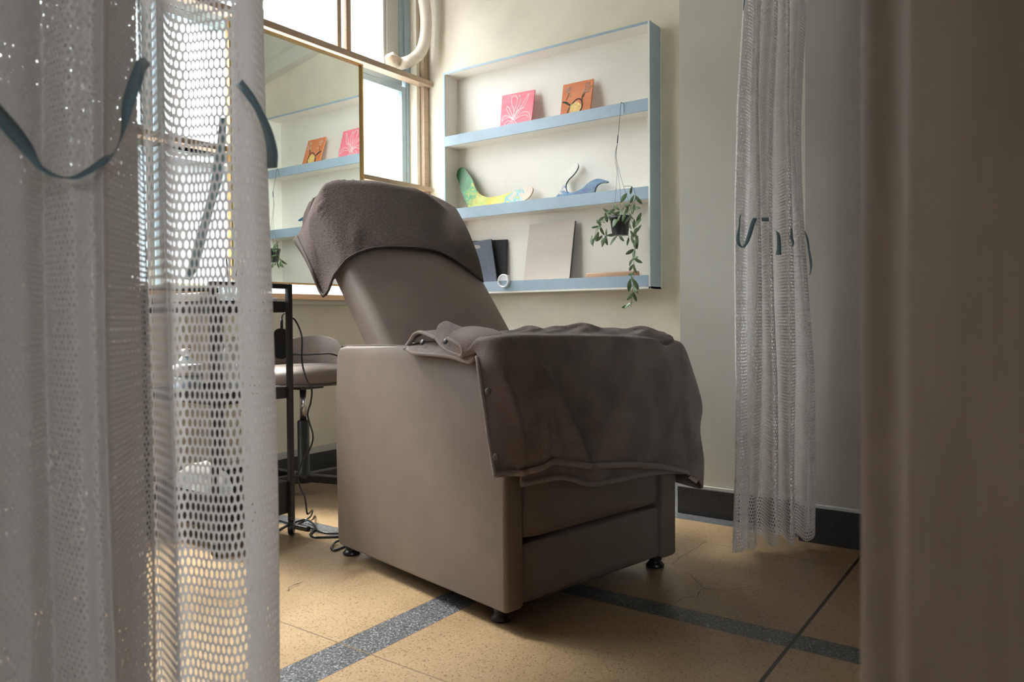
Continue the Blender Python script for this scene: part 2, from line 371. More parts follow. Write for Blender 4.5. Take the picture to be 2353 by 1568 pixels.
# ------------------------------------------------------------------ mirror
M_mir = bpy.data.materials.new('mirror_glass'); M_mir.use_nodes = True
_b = M_mir.node_tree.nodes['Principled BSDF']; _b.inputs['Metallic'].default_value = 1; _b.inputs['Roughness'].default_value = 0.0; _b.inputs['Base Color'].default_value = (0.88, 0.93, 0.885, 1)
XMR = -2.750
my0, my1, mz0, mz1 = onX(532, 640, XMR)[1], onX(834.8, 300, XMR)[1], onX(700, 655, XMR)[2], onX(834.8, 149, XMR)[2]
mr = thing('wall_mirror', 'large mirror in a thin gold frame leaning before the window', 'mirror', (XMR, (my0+my1)/2, mz0))
hy, hz = (my1-my0)/2, mz1-mz0
box('mirror_glass', -0.012, -0.008, -hy+0.004, hy-0.004, 0.004, hz-0.004, M_mir, mr)
bm = bmesh.new()
for a in ((-hy, -hy+0.008, 0, hz), (hy-0.008, hy, 0, hz), (-hy+0.008, hy-0.008, 0, 0.008), (-hy+0.008, hy-0.008, hz-0.008, hz)): add_box(bm, -0.02, 0.004, *a)
bmobj('frame', bm, M_gold, mr)

# ------------------------------------------------------------------ air conditioner hose
hose = thing('air_hose', 'cream taped flexible hose curving into a puttied hole by the window', 'hose', (-2.80, 3.05, 2.3))
hp = [onX(912, 149, -2.865), onX(924, 146, -2.84), onX(940, 141, -2.80), onX(956, 131, -2.775), onX(969, 115, -2.755), onX(977, 85, -2.745), onX(979, 45, -2.74), onX(974, 0, -2.74), onX(966, -50, -2.745), onX(958, -110, -2.75), onX(955, -200, -2.75)]
hp = [p-np.array(hose.location) for p in hp]
M_hose = mat('cream_tape', (0.72, 0.66, 0.55), 0.45, 0.06, 20, 0.2, 60)
c = crom(hp, 14); rr = 0.031+0.0011*np.sin(np.arange(len(c))*2.1)
tube('hose_tube', c, list(rr), M_hose, hose, 18)
pc = onX(903, 139, -2.85)-np.array(hose.location)
bm = bmesh.new(); bmesh.ops.create_icosphere(bm, subdivisions=3, radius=0.042)
for v in bm.verts:
    n = 1+0.13*math.sin(v.co.x*140+1)*math.cos(v.co.y*120)+0.08*math.sin(v.co.z*160); v.co = Vector((v.co.x*0.8*n, v.co.y*1.05*n, v.co.z*0.95*n))+Vector(pc)
bmobj('putty', bm, mat('tan_putty', (0.44, 0.32, 0.20), 0.8, 0.0, 30, 0.5, 60, col2=(0.66, 0.60, 0.52)), hose, True)

# ------------------------------------------------------------------ wall shelf
YF = 3.018
sx0, sx1, sz0, sz1 = -2.60, -1.424, 0.842, 2.000
sh = thing('wall_shelf', 'shallow three tier wall shelf edged in powder blue', 'shelf', ((sx0+sx1)/2, YW, sz0))
ox, oz = (sx0+sx1)/2, sz0
def sb(name, x0, x1, y0, y1, z0, z1, m, par=sh, **k): return box(name, x0-ox, x1-ox, y0-YW, y1-YW, z0-oz, z1-oz, m, par, **k)
sb('back_panel', sx0, sx1, 3.122, YW-0.0005, sz0, sz1, M_white)
ls = sb('side_board', sx0, sx0+0.008, YF+0.002, 3.122, sz0, sz1, M_white); sb('edge_strip', sx0-0.001, sx0+0.008, YF-0.002, YF+0.002, sz0, sz1, M_blue, ls)
rs = sb('side_board', sx1-0.010, sx1-0.002, YF-0.002, 3.122, sz0, sz1, M_white); sb('outer_face', sx1-0.002, sx1, YF-0.003, 3.122, sz0, sz1, M_blue, rs)
tb = sb('top_board', sx0+0.008, sx1-0.010, YF+0.002, 3.122, sz1-0.010, sz1-0.001, M_white); sb('edge_strip', sx0+0.008, sx1-0.010, YF-0.002, YF+0.002, sz1-0.010, sz1, M_blue, tb)
SHZ = (0.893, 1.279, 1.660)
for zt, (f0, f1) in zip(SHZ, ((0.851, 0.901), (1.232, 1.287), (1.616, 1.668))):
    sbd = sb('shelf_board', sx0+0.008, sx1-0.010, YF+0.008, 3.122, f0, zt, M_white)
    sb('fascia', sx0+0.008, sx1-0.010, YF-0.002, YF+0.008, f0, f1, M_blue, sbd)
sb('bottom_board', sx0, sx1, YF-0.002, 3.122, sz0, 0.8505, M_white)

# ------------------------------------------------------------------ shelf objects
def slab(name, quad, thick, m, lab, cat, lean=None):
    """quad: 4 world points (BL, BR, TR, TL); extruded backwards"""
    q = [np.array(p) for p in quad]; n = np.cross(q[1]-q[0], q[3]-q[0]); n /= np.linalg.norm(n)
    if n[1] < 0: n = -n
    base = (q[0]+q[1])/2
    V = [p-base for p in q]+[p+n*thick-base for p in q]
    o = rawobj(name, V, [(0, 1, 2, 3), (7, 6, 5, 4), (0, 4, 5, 1), (1, 5, 6, 2), (2, 6, 7, 3), (3, 7, 4, 0)], m)
    o.location = base; return tag(o, lab, cat), q, n
def leanq(pxTL, pxTR, pxBL, pxBR, yb, yt, zb):
    TL, TR = onY(*pxTL, yt), onY(*pxTR, yt); BL, BR = onY(*pxBL, yb), onY(*pxBR, yb)
    for T, B in ((TL, BL), (TR, BR)):   # run the side edge down to the board
        t = (zb-T[2])/(B[2]-T[2]); B[:] = T+(B-T)*t
    return BL, BR, TR, TL
M_pink = mat('pink_paint', (0.72, 0.13, 0.19), 0.6, 0.0, 7, 0.1, 60, col2=(0.80, 0.24, 0.29), stretch=(1, 1, 5))
q = leanq((1154, 220), (1229, 206), (1149.2, 288), (1221.4, 275), 3.045, 3.085, SHZ[2]+0.001)
pk, Q, n = slab('painting', q, 0.006, M_pink, 'pink square painting of a white line drawn plant on top shelf', 'painting')
def strokes(name, lines, Q, n, base, m, par, wdt):
    BL, BR, TR, TL = Q; bm = bmesh.new()
    for ln in lines:
        P = [(BL*(1-u)+BR*u)*(1-v)+(TL*(1-u)+TR*u)*v-n*0.0007-base for u, v in crom(ln, 6)]
        w = wdt
        for a, b in zip(P, P[1:]):
            t = b-a; t = t/(np.linalg.norm(t)+1e-9); s = np.cross(t, n)*w/2; e = t*w*0.2
            bm.faces.new([bm.verts.new(Vector(p)) for p in (a-s-e, b-s+e, b+s+e, a+s-e)])
    o = bmobj(name, bm, m, par); solid(o, 0.0006, 0); return o
M_wp = mat('white_paint_line', (0.86, 0.72, 0.74), 0.6, 0.05)
pl_ = [[(.36, .16), (.42, .4), (.48, .62), (.5, .8), (.42, .93), (.32, .88), (.33, .7), (.42, .45), (.42, .2)], [(.5, .8), (.56, .9), (.6, .72), (.52, .5), (.44, .3)],
       [(.44, .3), (.6, .5), (.78, .82), (.84, .9), (.76, .62), (.6, .42), (.44, .22)], [(.42, .22), (.3, .5), (.2, .64), (.18, .55), (.3, .36), (.42, .2)], [(.42, .2), (.25, .34), (.1, .36), (.05, .22), (.12, .26), (.28, .3), (.42, .18)],
       [(.45, .18), (.65, .36), (.85, .36), (.95, .2), (.98, .08)], [(.45, .18), (.6, .26), (.8, .28), (.9, .2)], [(.42, .14), (.25, .2), (.15, .12), (.2, .08), (.36, .14)], [(.42, .12), (.5, .02)], [(.46, .16), (.55, .06), (.56, .02)], [(.4, .12), (.3, .03)], [(.44, .2), (.5, .42), (.62, .5), (.74, .5)]]
strokes('plant_drawing', pl_, Q, n, np.array(pk.location), M_wp, pk, 0.0032)
M_orange = mat('orange_paint', (0.60, 0.18, 0.065), 0.65, 0.08, 9, 0.2, 120, col2=(0.68, 0.25, 0.12))
q = leanq((1294.5, 195.5), (1363.5, 181), (1287.8, 262), (1355.9, 249.5), 3.045, 3.09, SHZ[2]+0.001)
og, Q, n = slab('painting', q, 0.007, M_orange, 'orange painting with a black ringed gold disc on top shelf', 'painting')
bb = np.array(og.location)
M_bp = mat('black_paint', (0.03, 0.022, 0.02), 0.6)
strokes('black_brushwork', [[(.24, .1), (.3, .25), (.38, .36), (.5, .46), (.62, .46), (.7, .36), (.72, .22), (.68, .1)], [(.34, .3), (.2, .38), (.05, .47)], [(.3, .33), (.16, .44), (.06, .44)]], Q, n, bb, M_bp, og, 0.006)
for ln in ([(.7, .42), (.72, .55), (.78, .66), (.74, .5)], [(.16, .5), (.2, .62), (.24, .7)], [(.66, .44), (.7, .58)]): strokes('grey_streak', [ln], Q, n, bb, mat('brown_paint', (0.20, 0.09, 0.05), 0.7), og, 0.004)
for ln in ([(.1, .86), (.16, .82), (.2, .9)], [(.14, .78), (.2, .8), (.3, .84)], [(.16, .72), (.26, .74)], [(.74, .88), (.84, .86), (.88, .92)], [(.74, .82), (.84, .8)], [(.72, .72), (.8, .68), (.9, .76), (.96, .8)], [(.7, .64), (.82, .64), (.9, .66)], [(.24, .62), (.3, .6)]): strokes('pale_blot', [ln], Q, n, bb, mat('pale_orange_paint', (0.72, 0.40, 0.28), 0.7), og, 0.011)
disc = [(.42, .2), (.5, .22), (.6, .2)]
bm = bmesh.new(); BL, BR, TR, TL = Q; vs = []
for k in range(22):
    a = 2*math.pi*k/22; rr_ = 1+0.08*math.sin(5*a+1); u = .5+.19*rr_*math.cos(a); v = .2+.19*rr_*math.sin(a)
    vs.append(bm.verts.new(Vector((BL*(1-u)+BR*u)*(1-v)+(TL*(1-u)+TR*u)*v-n*0.0012-bb)))
bm.faces.new(vs); solid(bmobj('gold_disc', bm, mat('gold_leaf', (0.72, 0.50, 0.17), 0.5, 0.25, 120), og), 0.0008, 0)

# painted wooden cut-outs: outlines drawn on the shelf's own plane
def paint_mat(name, stops, scale, dx=1.0, dz=0.0, off=0.0, nz=0.5, rough=0.35):
    m = bpy.data.materials.new(name); m.use_nodes = True; nt = m.node_tree; N = nt.nodes; L = nt.links; b = N['Principled BSDF']; b.inputs['Roughness'].default_value = rough
    tc = N.new('ShaderNodeTexCoord'); sp = N.new('ShaderNodeSeparateXYZ'); L.new(tc.outputs['Object'], sp.inputs[0])
    no = N.new('ShaderNodeTexNoise'); no.inputs['Scale'].default_value = scale; no.inputs['Detail'].default_value = 6; no.inputs['Distortion'].default_value = 1.2; L.new(tc.outputs['Object'], no.inputs['Vector'])
    a = N.new('ShaderNodeMath'); a.operation = 'MULTIPLY_ADD'; a.inputs[1].default_value = dx; a.inputs[2].default_value = off; L.new(sp.outputs[0], a.inputs[0])
    c = N.new('ShaderNodeMath'); c.operation = 'MULTIPLY_ADD'; c.inputs[1].default_value = dz; L.new(sp.outputs[2], c.inputs[0]); L.new(a.outputs[0], c.inputs[2])
    d = N.new('ShaderNodeMath'); d.operation = 'MULTIPLY_ADD'; d.inputs[1].default_value = nz; L.new(no.outputs[0], d.inputs[0]); L.new(c.outputs[0], d.inputs[2])
    r = N.new('ShaderNodeValToRGB'); e = r.color_ramp
    e.elements[0].position = stops[0][0]; e.elements[0].color = (*stops[0][1], 1); e.elements[1].position = stops[-1][0]; e.elements[1].color = (*stops[-1][1], 1)
    for p, cc in stops[1:-1]: q = e.elements.new(p); q.color = (*cc, 1)
    L.new(d.outputs[0], r.inputs[0]); L.new(r.outputs[0], b.inputs['Base Color']); return m
def cutout(name, outline, Y, thick, m, zb, lab, cat, medge):
    P = [onY(x, y, Y) for x, y in outline]; P = crom(P+[P[0]], 5)[:-1]
    zmin = P[:, 2].min(); P[:, 2] += zb-zmin
    base = np.array([P[:, 0].mean(), Y, zb])
    o = prism(name, [(p[0]-base[0], p[2]-base[2]) for p in P], lambda a, b, t: (a, t, b), 0, thick, m, None, 0.0015)
    o.location = base; o.data.materials.append(medge)
    for f in o.data.polygons:
        if abs(f.normal.y) < 0.5: f.material_index = 1
    # lean back against the panel, about the foot
    o.rotation_euler = (math.radians(-8), 0, 0)
    return tag(o, lab, cat)
boom = [(1041, 398), (1043, 384), (1052, 377.5), (1060, 381), (1068, 392), (1080, 408), (1084, 420), (1094, 436), (1106, 445), (1124, 449), (1150, 444), (1180, 434), (1205, 425), (1217, 424), (1222, 431), (1217, 445), (1207, 455), (1190, 463), (1160, 468), (1120, 474), (1082, 476), (1070, 462), (1056, 436), (1050, 418)]
M_boom = paint_mat('banana_colours', [(0.0, (0.03, 0.16, 0.05)), (0.16, (0.03, 0.28, 0.07)), (0.27, (0.50, 0.45, 0.04)), (0.36, (0.50, 0.62, 0.16)), (0.47, (0.90, 0.58, 0.03)), (0.56, (0.62, 0.70, 0.26)), (0.66, (0.90, 0.62, 0.06)), (0.74, (0.15, 0.55, 0.65)), (0.82, (0.72, 0.60, 0.50)), (1.0, (0.75, 0.62, 0.53))], 30, 1.9, -1.1, 0.17, 0.62)
M_ply = mat('bare_wood_edge', (0.36, 0.24, 0.15), 0.7, 0.1)
cutout('painted_boomerang', boom, 3.060, 0.009, M_boom, SHZ[1]+0.001, 'boomerang shaped board painted yellow and green on middle shelf', 'ornament', M_ply)
whale = [(1305, 388), (1310, 374), (1318, 370.5), (1323, 376), (1321, 386), (1313, 399), (1303, 410), (1297.5, 422), (1299, 434), (1306, 441), (1320, 440), (1336, 431), (1350, 418), (1364, 410), (1376, 409), (1387, 412), (1395, 415), (1393, 418), (1384, 418), (1374, 421), (1367, 430), (1363, 443), (1335, 452), (1300, 456), (1272, 459), (1277, 450), (1286, 438), (1289, 428), (1285, 416), (1281, 406), (1284, 397), (1295, 392)]
M_whale = paint_mat('whale_colours', [(0.0, (0.01, 0.04, 0.13)), (0.24, (0.012, 0.06, 0.22)), (0.34, (0.01, 0.13, 0.18)), (0.43, (0.02, 0.08, 0.27)), (0.50, (0.10, 0.30, 0.40)), (0.56, (0.05, 0.14, 0.34)), (0.66, (0.42, 0.40, 0.46)), (0.76, (0.58, 0.56, 0.48)), (1.0, (0.62, 0.60, 0.52))], 60, -2.2, 5.0, -0.24, 0.95)
cutout('painted_whale', whale, 3.062, 0.010, M_whale, SHZ[1]+0.001, 'blue painted whale cut-out with raised tail on middle shelf', 'ornament', mat('dark_teal_edge', (0.02, 0.10, 0.09), 0.6))

# bottom shelf
q = leanq((1160, 551.5), (1164.5, 550.5), (1160, 625), (1163.5, 624), 3.100, 3.106, SHZ[0]+0.001)
ql = leanq((1040, 556), (1164.5, 550.5), (1040, 640), (1163.5, 624), 3.098, 3.108, SHZ[0]+0.001)
o, Q, n = slab('document_sleeve', ql, 0.008, mat('black_felt', (0.022, 0.022, 0.026), 0.9, 0.3, 300), 'black sleeve standing behind the grey felt sleeve', 'sleeve')
q = leanq((1020, 566), (1128, 549.5), (1035, 652), (1141, 645), 3.066, 3.082, SHZ[0]+0.001)
o, Q, n = slab('felt_sleeve', q, 0.008, mat('grey_felt', (0.13, 0.15, 0.19), 0.95, 0.35, 260, 0.5, 400), 'grey felt sleeve with a thumb slot on bottom shelf', 'sleeve')
BL, BR, TR, TL = Q; bm = bmesh.new(); vs = []
for k in range(20):
    a = 2*math.pi*k/20; p = onY(1094+7*math.cos(a)+(3 if math.cos(a) > 0 else -3), 567.5+4*math.sin(a), 3.08); d = ray(1094, 567.5)
    t = ((BL-EYEV) @ n)/((p-EYEV) @ n); vs.append(bm.verts.new(Vector(EYEV+(p-EYEV)*t-n*0.0008-np.array(o.location))))
bm.faces.new(vs); solid(bmobj('thumb_slot', bm, mat('slot_lining', (0.36, 0.34, 0.32), 0.8), o), 0.0006, 0)
q = leanq((1217, 516), (1320.5, 507), (1203, 643), (1308, 637.5), 3.048, 3.085, SHZ[0]+0.001)
o, Q, n = slab('canvas_board', q, 0.004, mat('beige_canvas', (0.56, 0.50, 0.45), 0.85, 0.08, 220, 0.3, 500), 'large beige canvas panel leaning on bottom shelf', 'canvas')
V = [p+n*0.004-np.array(o.location) for p in Q]; V2 = [p+n*0.013-np.array(o.location) for p in Q]
rawobj('backing_board', V+V2, [(0, 1, 2, 3), (7, 6, 5, 4), (0, 4, 5, 1), (1, 5, 6, 2), (2, 6, 7, 3), (3, 7, 4, 0)], mat('dark_backing', (0.03, 0.035, 0.03), 0.7), o)
# ring light clipped over the fascia
rl0 = onY(1158, 646, YF-0.012); rl = thing('clip_light', 'white round clip-on ring light hooked over bottom shelf edge', 'light', rl0)
def ringbm(ro, ri, y0, y1, sx=0.84, n=40):
    bm = bmesh.new(); A = []
    for r, y in ((ro, y1), (ro, y0+0.002), (ro-0.002, y0), (ri+0.002, y0), (ri, y0+0.002), (ri, y1)):
        A.append([bm.verts.new((r*math.cos(2*math.pi*k/n), y, r*math.sin(2*math.pi*k/n))) for k in range(n)])
    for i in range(6):
        P, Qq = A[i], A[(i+1) % 6]
        for k in range(n): bm.faces.new((P[k], P[(k+1) % n], Qq[(k+1) % n], Qq[k]))
    return bm
bmobj('light_ring', ringbm(0.0335, 0.0255, -0.010, 0.004), M_card, rl, False)
prism('clip_plate', [(0.0262*math.cos(a), 0.0262*math.sin(a)) for a in np.linspace(0.02, math.pi-0.02, 24)], lambda a, b, t: (a, t, b), -0.007, 0.003, M_card, rl)
box('clip_arm', -0.012, 0.012, 0.003, 0.030, 0.026, 0.0285, M_card, rl)
# wooden hoop lying on the bottom shelf
wh0 = onY(1402, 632, 3.07)
wo = prism('wooden_tray', [(x, y) for x, y in [(-0.115+0.02*math.cos(a), 0.02*math.sin(a)) for a in np.linspace(math.pi/2, 3*math.pi/2, 8)]+[(0.115+0.02*math.cos(a), 0.02*math.sin(a)) for a in np.linspace(-math.pi/2, math.pi/2, 8)]], lambda a, b, t: (a, b, t), 0, 0.030, mat('oak_wood', (0.42, 0.25, 0.15), 0.5, 0.12, 14, stretch=(1, 14, 14)), None, 0.006)
wo.location = (wh0[0]+0.008, 3.075, SHZ[0]+0.001); tag(wo, 'small rounded oak tray lying at right end of bottom shelf', 'tray'); sm(wo)

# ------------------------------------------------------------------ hanging plant
YP = 2.965
ptop, pbot = onY(1425, 497, YP), onY(1424, 541, YP)
plant = thing('hanging_plant', 'trailing green plant in a black pot hung from the shelf', 'plant', (ptop[0], YP, pbot[2]))
pb = np.array(plant.location)
hgt = ptop[2]-pbot[2]; rt = np.linalg.norm(onY(1451, 497, YP)-onY(1400, 497, YP))/2*0.84; rb = rt*0.76
lathe('pot', [(0, 0), (rb, 0), (rb, 0.001), (rt*0.95, hgt*0.80), (rt*1.02, hgt*0.81), (rt*1.04, hgt), (rt*0.98, hgt), (rt*0.93, hgt*0.9), (0, hgt*0.88)], (0, 0, 0), M_pot, plant)
M_wire = mat('hanger_wire', (0.05, 0.06, 0.05), 0.4)
def wl(*pp): return [onY(x, y, YP+dy)-pb for x, y, dy in pp]
bm = bmesh.new()
add_tube(bm, crom(wl((1434, 262, .052), (1433, 240, .046), (1429, 236.5, .038), (1426.5, 240, .030), (1422.5, 290, .01), (1420, 312, .0)), 6), 0.0011, 6)
add_tube(bm, crom(wl((1419, 328, 0), (1414, 350, -.005), (1414, 375, -.01), (1418, 400, -.01), (1411, 478, -.012), (1404, 500, -.02)), 6), 0.0007, 5)
add_tube(bm, crom(wl((1419, 328, 0), (1415, 355, 0), (1419, 390, .0), (1425, 440, .01), (1426, 495, .03)), 6), 0.0007, 5)
add_tube(bm, crom(wl((1419, 328, 0), (1416, 358, 0), (1424, 398, 0), (1434, 432, 0), (1450, 480, 0), (1449, 500, 0)), 6), 0.0007, 5)
bmobj('hanger', bm, M_wire, plant, True)
tube('bead', wl((1420, 311, 0), (1418.5, 329, 0)), 0.0024, mat('violet_bead', (0.03, 0.02, 0.10), 0.4), plant, 8)
bm = bmesh.new(); random.seed(4)
vines = [wl((1440, 498, 0), (1452, 470, -.01), (1460, 452, -.01), (1453, 430, 0), (1433, 428, 0)), wl((1446, 498, -.01), (1456, 520, -.02), (1460, 550, -.03), (1457, 590, -.03), (1456, 640, -.03), (1452, 680, -.03), (1450, 706, -.03)),
         wl((1405, 500, -.02), (1385, 508, -.03), (1376, 520, -.03), (1372, 540, -.03), (1386, 548, -.03), (1396, 550, -.03)), wl((1372, 520, -.03), (1366, 545, -.03), (1360, 556, -.03)), wl((1400, 543, -.03), (1425, 540, -.04), (1444, 542, -.03), (1442, 550, -.03)), wl((1450, 495, -.01), (1456, 470, 0), (1461, 455, 0), (1467, 452, 0))]
for v in vines: add_tube(bm, crom(v, 5), 0.0011, 5)
bmobj('vine', bm, mat('vine_stem', (0.16, 0.17, 0.08), 0.6), plant, True)
LV = [(1450, 438, 60), (1433, 455, 60), (1452, 459, 40), (1467, 459, -55), (1440, 472, 175), (1416, 475, -50), (1420, 490, 20), (1428, 488, 80), (1440, 484, 60), (1456, 480, -85), (1462, 479, 0), (1434, 498, 75), (1442, 505, 50), (1423, 500, 80), (1410, 490, 160), (1398, 493, 120), (1405, 486, 30), (1393, 500, 95), (1386, 508, 150), (1380, 505, 40), (1376, 512, 130), (1367, 522, 10), (1376, 524, 170), (1383, 530, -75), (1394, 535, -85), (1372, 545, 40), (1378, 548, 50), (1388, 555, 80), (1393, 553, -85), (1384, 556, 120), (1360, 552, 95), (1364, 556, 60), (1404, 541, 0), (1410, 552, 60), (1428, 548, -50), (1443, 555, 92), (1437, 512, 55), (1432, 510, -70), (1468, 500, 60), (1466, 512, 60), (1457, 515, 85), (1466, 527, 50), (1453, 538, -60), (1463, 545, -75), (1455, 553, 100), (1459, 563, 95), (1464, 558, 70), (1447, 579, 30), (1457, 584, 90), (1458, 594, 20), (1466, 599, -30), (1450, 603, 50), (1459, 618, 95), (1450, 616, 35), (1450, 630, 10), (1453, 640, 100), (1446, 655, 70), (1461, 654, -70), (1448, 663, 60), (1460, 666, -40), (1449, 681, 50), (1459, 683, -80), (1443, 702, 40), (1438, 704, 20), (1448, 519, 110), (1460, 533, 80), (1415, 508, 75), (1451, 498, 120), (1395, 486, 140)]
bm = bmesh.new()
for (x, y, a) in LV:
    c = onY(x, y, YP-0.03+random.uniform(-.02, .025))-pb; L_ = random.uniform(0.016, 0.024)*(1.25 if a in (40, 175, 75, 70) else 1); w_ = L_*random.uniform(.28, .42)
    a = math.radians(a); yaw = random.uniform(-.7, .7); t = np.array([math.cos(a)*math.cos(yaw), math.sin(yaw), math.sin(a)]); s = np.cross(t, np.array([0, -1, 0])); s /= np.linalg.norm(s)+1e-9; nn = np.cross(s, t)
    roll = random.uniform(-.5, .5); s2 = s*math.cos(roll)+nn*math.sin(roll); nn = np.cross(s2, t)
    rows = []
    for k in range(6):
        f = k/5; ww = w_*math.sin(math.pi*min(1, f*0.92+0.04))**0.8; cc = c+t*L_*(2*f-1)-nn*0.004*(f*2-1)**2
        rows.append([bm.verts.new(Vector(cc-s2*ww+nn*0.0025)), bm.verts.new(Vector(cc)), bm.verts.new(Vector(cc+s2*ww+nn*0.0025))])
    for A, B in zip(rows, rows[1:]):
        bm.faces.new((A[0], A[1], B[1], B[0])); bm.faces.new((A[1], A[2], B[2], B[1]))
solid(bmobj('foliage', bm, M_leaf, plant, True), 0.0007, 0)

# ------------------------------------------------------------------ recliner chair
CH = np.array([-1.005, 1.366, 0.0]); CA = math.radians(-12.6)
wv = np.array([math.cos(CA), math.sin(CA), 0]); vv_ = np.array([-math.sin(CA), math.cos(CA), 0])
def loc(P): d = P-CH; return np.array([d @ wv, d @ vv_, P[2]])
def cv(px, py, v): return loc(onP(px, py, CH+vv_*v, vv_))       # on the lengthwise plane v
def cw(px, py, w): return loc(onP(px, py, CH+wv*w, wv))         # on the crosswise plane w
K = 0.85; _sn = wv+np.array([0, 0, K]); _sn /= np.linalg.norm(_sn)
def cs(px, py, off=0.0): return loc(onP(px, py, CH+wv*(-0.60)+np.array([0, 0, 0.636])+_sn*off, _sn))  # on the reclined back's front plane
chair = thing('recliner_chair', 'taupe leather recliner with its back tilted in the middle of the room', 'chair', CH, CA)
CWID, CDEP = 0.643, 0.775
def arm(v0, v1):
    poly = [(-0.765, 0.036), (0.0, 0.045), (0.0, 0.625), (-0.01, 0.638), (-0.40, 0.646), (-0.70, 0.640), (-0.745, 0.634), (-0.768, 0.60), (-0.775, 0.40), (-0.775, 0.10)]
    poly = [(-0.775, 0.050), (-0.765, 0.036), (-0.008, 0.045), (0.0, 0.053), (0.0, 0.625), (-0.012, 0.637), (-0.40, 0.6455), (-0.72, 0.639), (-0.752, 0.632), (-0.770, 0.608), (-0.776, 0.4)]
    o = prism('arm', poly, lambda a, b, t: (a, t, b), v0, v1, M_leather, chair, 0.010); return sm(o, 50)
aL = arm(0.0, 0.058); aR = arm(CWID-0.058, CWID)
bm = bmesh.new()
add_tube(bm, [(-0.0022, 0.012, z_) for z_ in np.linspace(0.06, 0.62, 12)], 0.0016, 6)
add_tube(bm, crom([(0.001, 0.012, 0.62), (-0.012, 0.010, 0.6385), (-0.4, 0.010, 0.6462), (-0.72, 0.010, 0.6395), (-0.752, 0.010, 0.6325), (-0.770, 0.010, 0.608)], 6), 0.0016, 6)
bmobj('seam', bm, M_seam, aL, True)
bm = bmesh.new(); add_tube(bm, [(-0.0012, CWID-0.012, z_) for z_ in np.linspace(0.06, 0.60, 12)], 0.0014, 6); bmobj('seam', bm, M_seam, aR, True)
def cushion(name, x0, x1, y0, y1, z0, z1, bev, bulge=0.0, ax=0, par=chair):
    bm = bmesh.new(); add_box(bm, x0, x1, y0, y1, z0, z1)
    bmesh.ops.subdivide_edges(bm, edges=list(bm.edges), cuts=9, use_grid_fill=True)
    c = Vector(((x0+x1)/2, (y0+y1)/2, (z0+z1)/2)); h = Vector(((x1-x0)/2, (y1-y0)/2, (z1-z0)/2))
    for v in bm.verts:
        q = [(v.co[i]-c[i])/h[i] for i in range(3)]
        r = Vector([h[i]*q[i] for i in range(3)])
        inner = Vector([max(-(h[i]-bev), min(h[i]-bev, r[i])) for i in range(3)]); d = r-inner
        if d.length > 1e-9: r = inner+d.normalized()*min(bev, d.length if sum(abs(k) > 1e-9 for k in d) < 2 else bev)
        if bulge and q[ax] > 0.5:
            o2 = [i for i in range(3) if i != ax]; r[ax] += bulge*(1-q[o2[0]]**2)*(1-q[o2[1]]**4)
        v.co = c+r
    return sm(bmobj(name, bm, M_leather, par), 60)
cushion('front_panel', -0.70, -0.012, 0.061, CWID-0.061, 0.047, 0.193, 0.012, 0.006)
cushion('footrest', -0.12, -0.006, 0.061, CWID-0.061, 0.199, 0.43, 0.018, 0.012)
cushion('seat', -0.66, -0.02, 0.062, CWID-0.062, 0.40, 0.535, 0.03, 0.0)
box('base_frame', -0.755, -0.10, 0.05, CWID-0.05, 0.06, 0.40, M_blkp, chair)
cushion('rear_panel', -0.772, -0.74, 0.06, CWID-0.06, 0.05, 0.56, 0.01)
_f1, _f2, _f3 = (loc(onZ(*p, 0.0)) for p in ((1152, 1424), (1505, 1302), (808, 1274)))
for (w_, v_) in ((_f1[0], _f1[1]), (_f2[0], _f2[1]), (_f3[0], _f3[1]), (_f3[0], CWID-_f3[1])):
    lathe('foot', [(0, 0), (0.025, 0), (0.027, 0.006), (0.020, 0.014), (0.016, 0.018), (0.020, 0.022), (0.020, 0.05), (0, 0.05)], (w_, v_, 0.0005), M_blkp, chair, 20)
# backrest: lofted across v, profile in (s along the back, n forward)
nrm = np.array([1, K])/math.hypot(1, K); tdir = np.array([-K, 1])/math.hypot(1, K)
TH = 0.092; S0, S1 = -0.18, 0.745
def back_pt(s, n, v):
    p = np.array([-0.60, 0.636])+tdir*s+nrm*n; return (p[0], v, p[1])
vn = np.linspace(0, 1, 21); prof = []
NS = 26
for s in np.linspace(S0, S1-0.035, NS): prof.append((s, 'f'))
rows = []
V0, V1 = 0.066, 0.590
def sec(v01):
    """closed section at lateral position 0..1"""
    e = min(v01, 1-v01)*(V1-V0); ins = 0.0
    rnd = 0.030; fr = 0.0 if e > rnd else (rnd-math.sqrt(max(0, rnd**2-(rnd-e)**2)))
    pts = []
    rc = 0.12; S1c = S1-0.035-(0.0 if e > rc else (rc-math.sqrt(max(0, rc**2-(rc-e)**2))))
    bl = 0.034*(1-(2*v01-1)**2)**0.8
    ss = np.linspace(S0, S1c-0.03, NS)
    for s in ss: pts.append((s, -fr+bl*(0.6+0.4*math.sin(math.pi*(s-S0)/(S1c-S0)))))
    for a in np.linspace(0, math.pi/2, 6)[1:]: pts.append((S1c-0.03+0.03*math.sin(a)-fr*0.6, -fr+bl*0.6*(math.cos(a))-0.03*(1-math.cos(a))))
    for a in np.linspace(0, math.pi/2, 6)[1:]: pts.append((S1c-0.03*(1-math.cos(a))-fr*0.6, -TH+0.03-0.03*math.sin(a)+fr*0.5))
    for s in ss[::-1][1:]: pts.append((s, -TH+fr*0.5))
    return pts
vls = np.unique(np.concatenate([np.linspace(0, 0.06, 8), np.linspace(0.06, 0.94, 18), np.linspace(0.94, 1, 8)]))
bm = bmesh.new(); secs = []
for a in vls:
    flare = 0.0
    secs.append([bm.verts.new(Vector(back_pt(s, n, V0+(V1-V0)*a+(0.02*(a-0.4)*max(0, s)/0.7)))) for s, n in sec(a)])
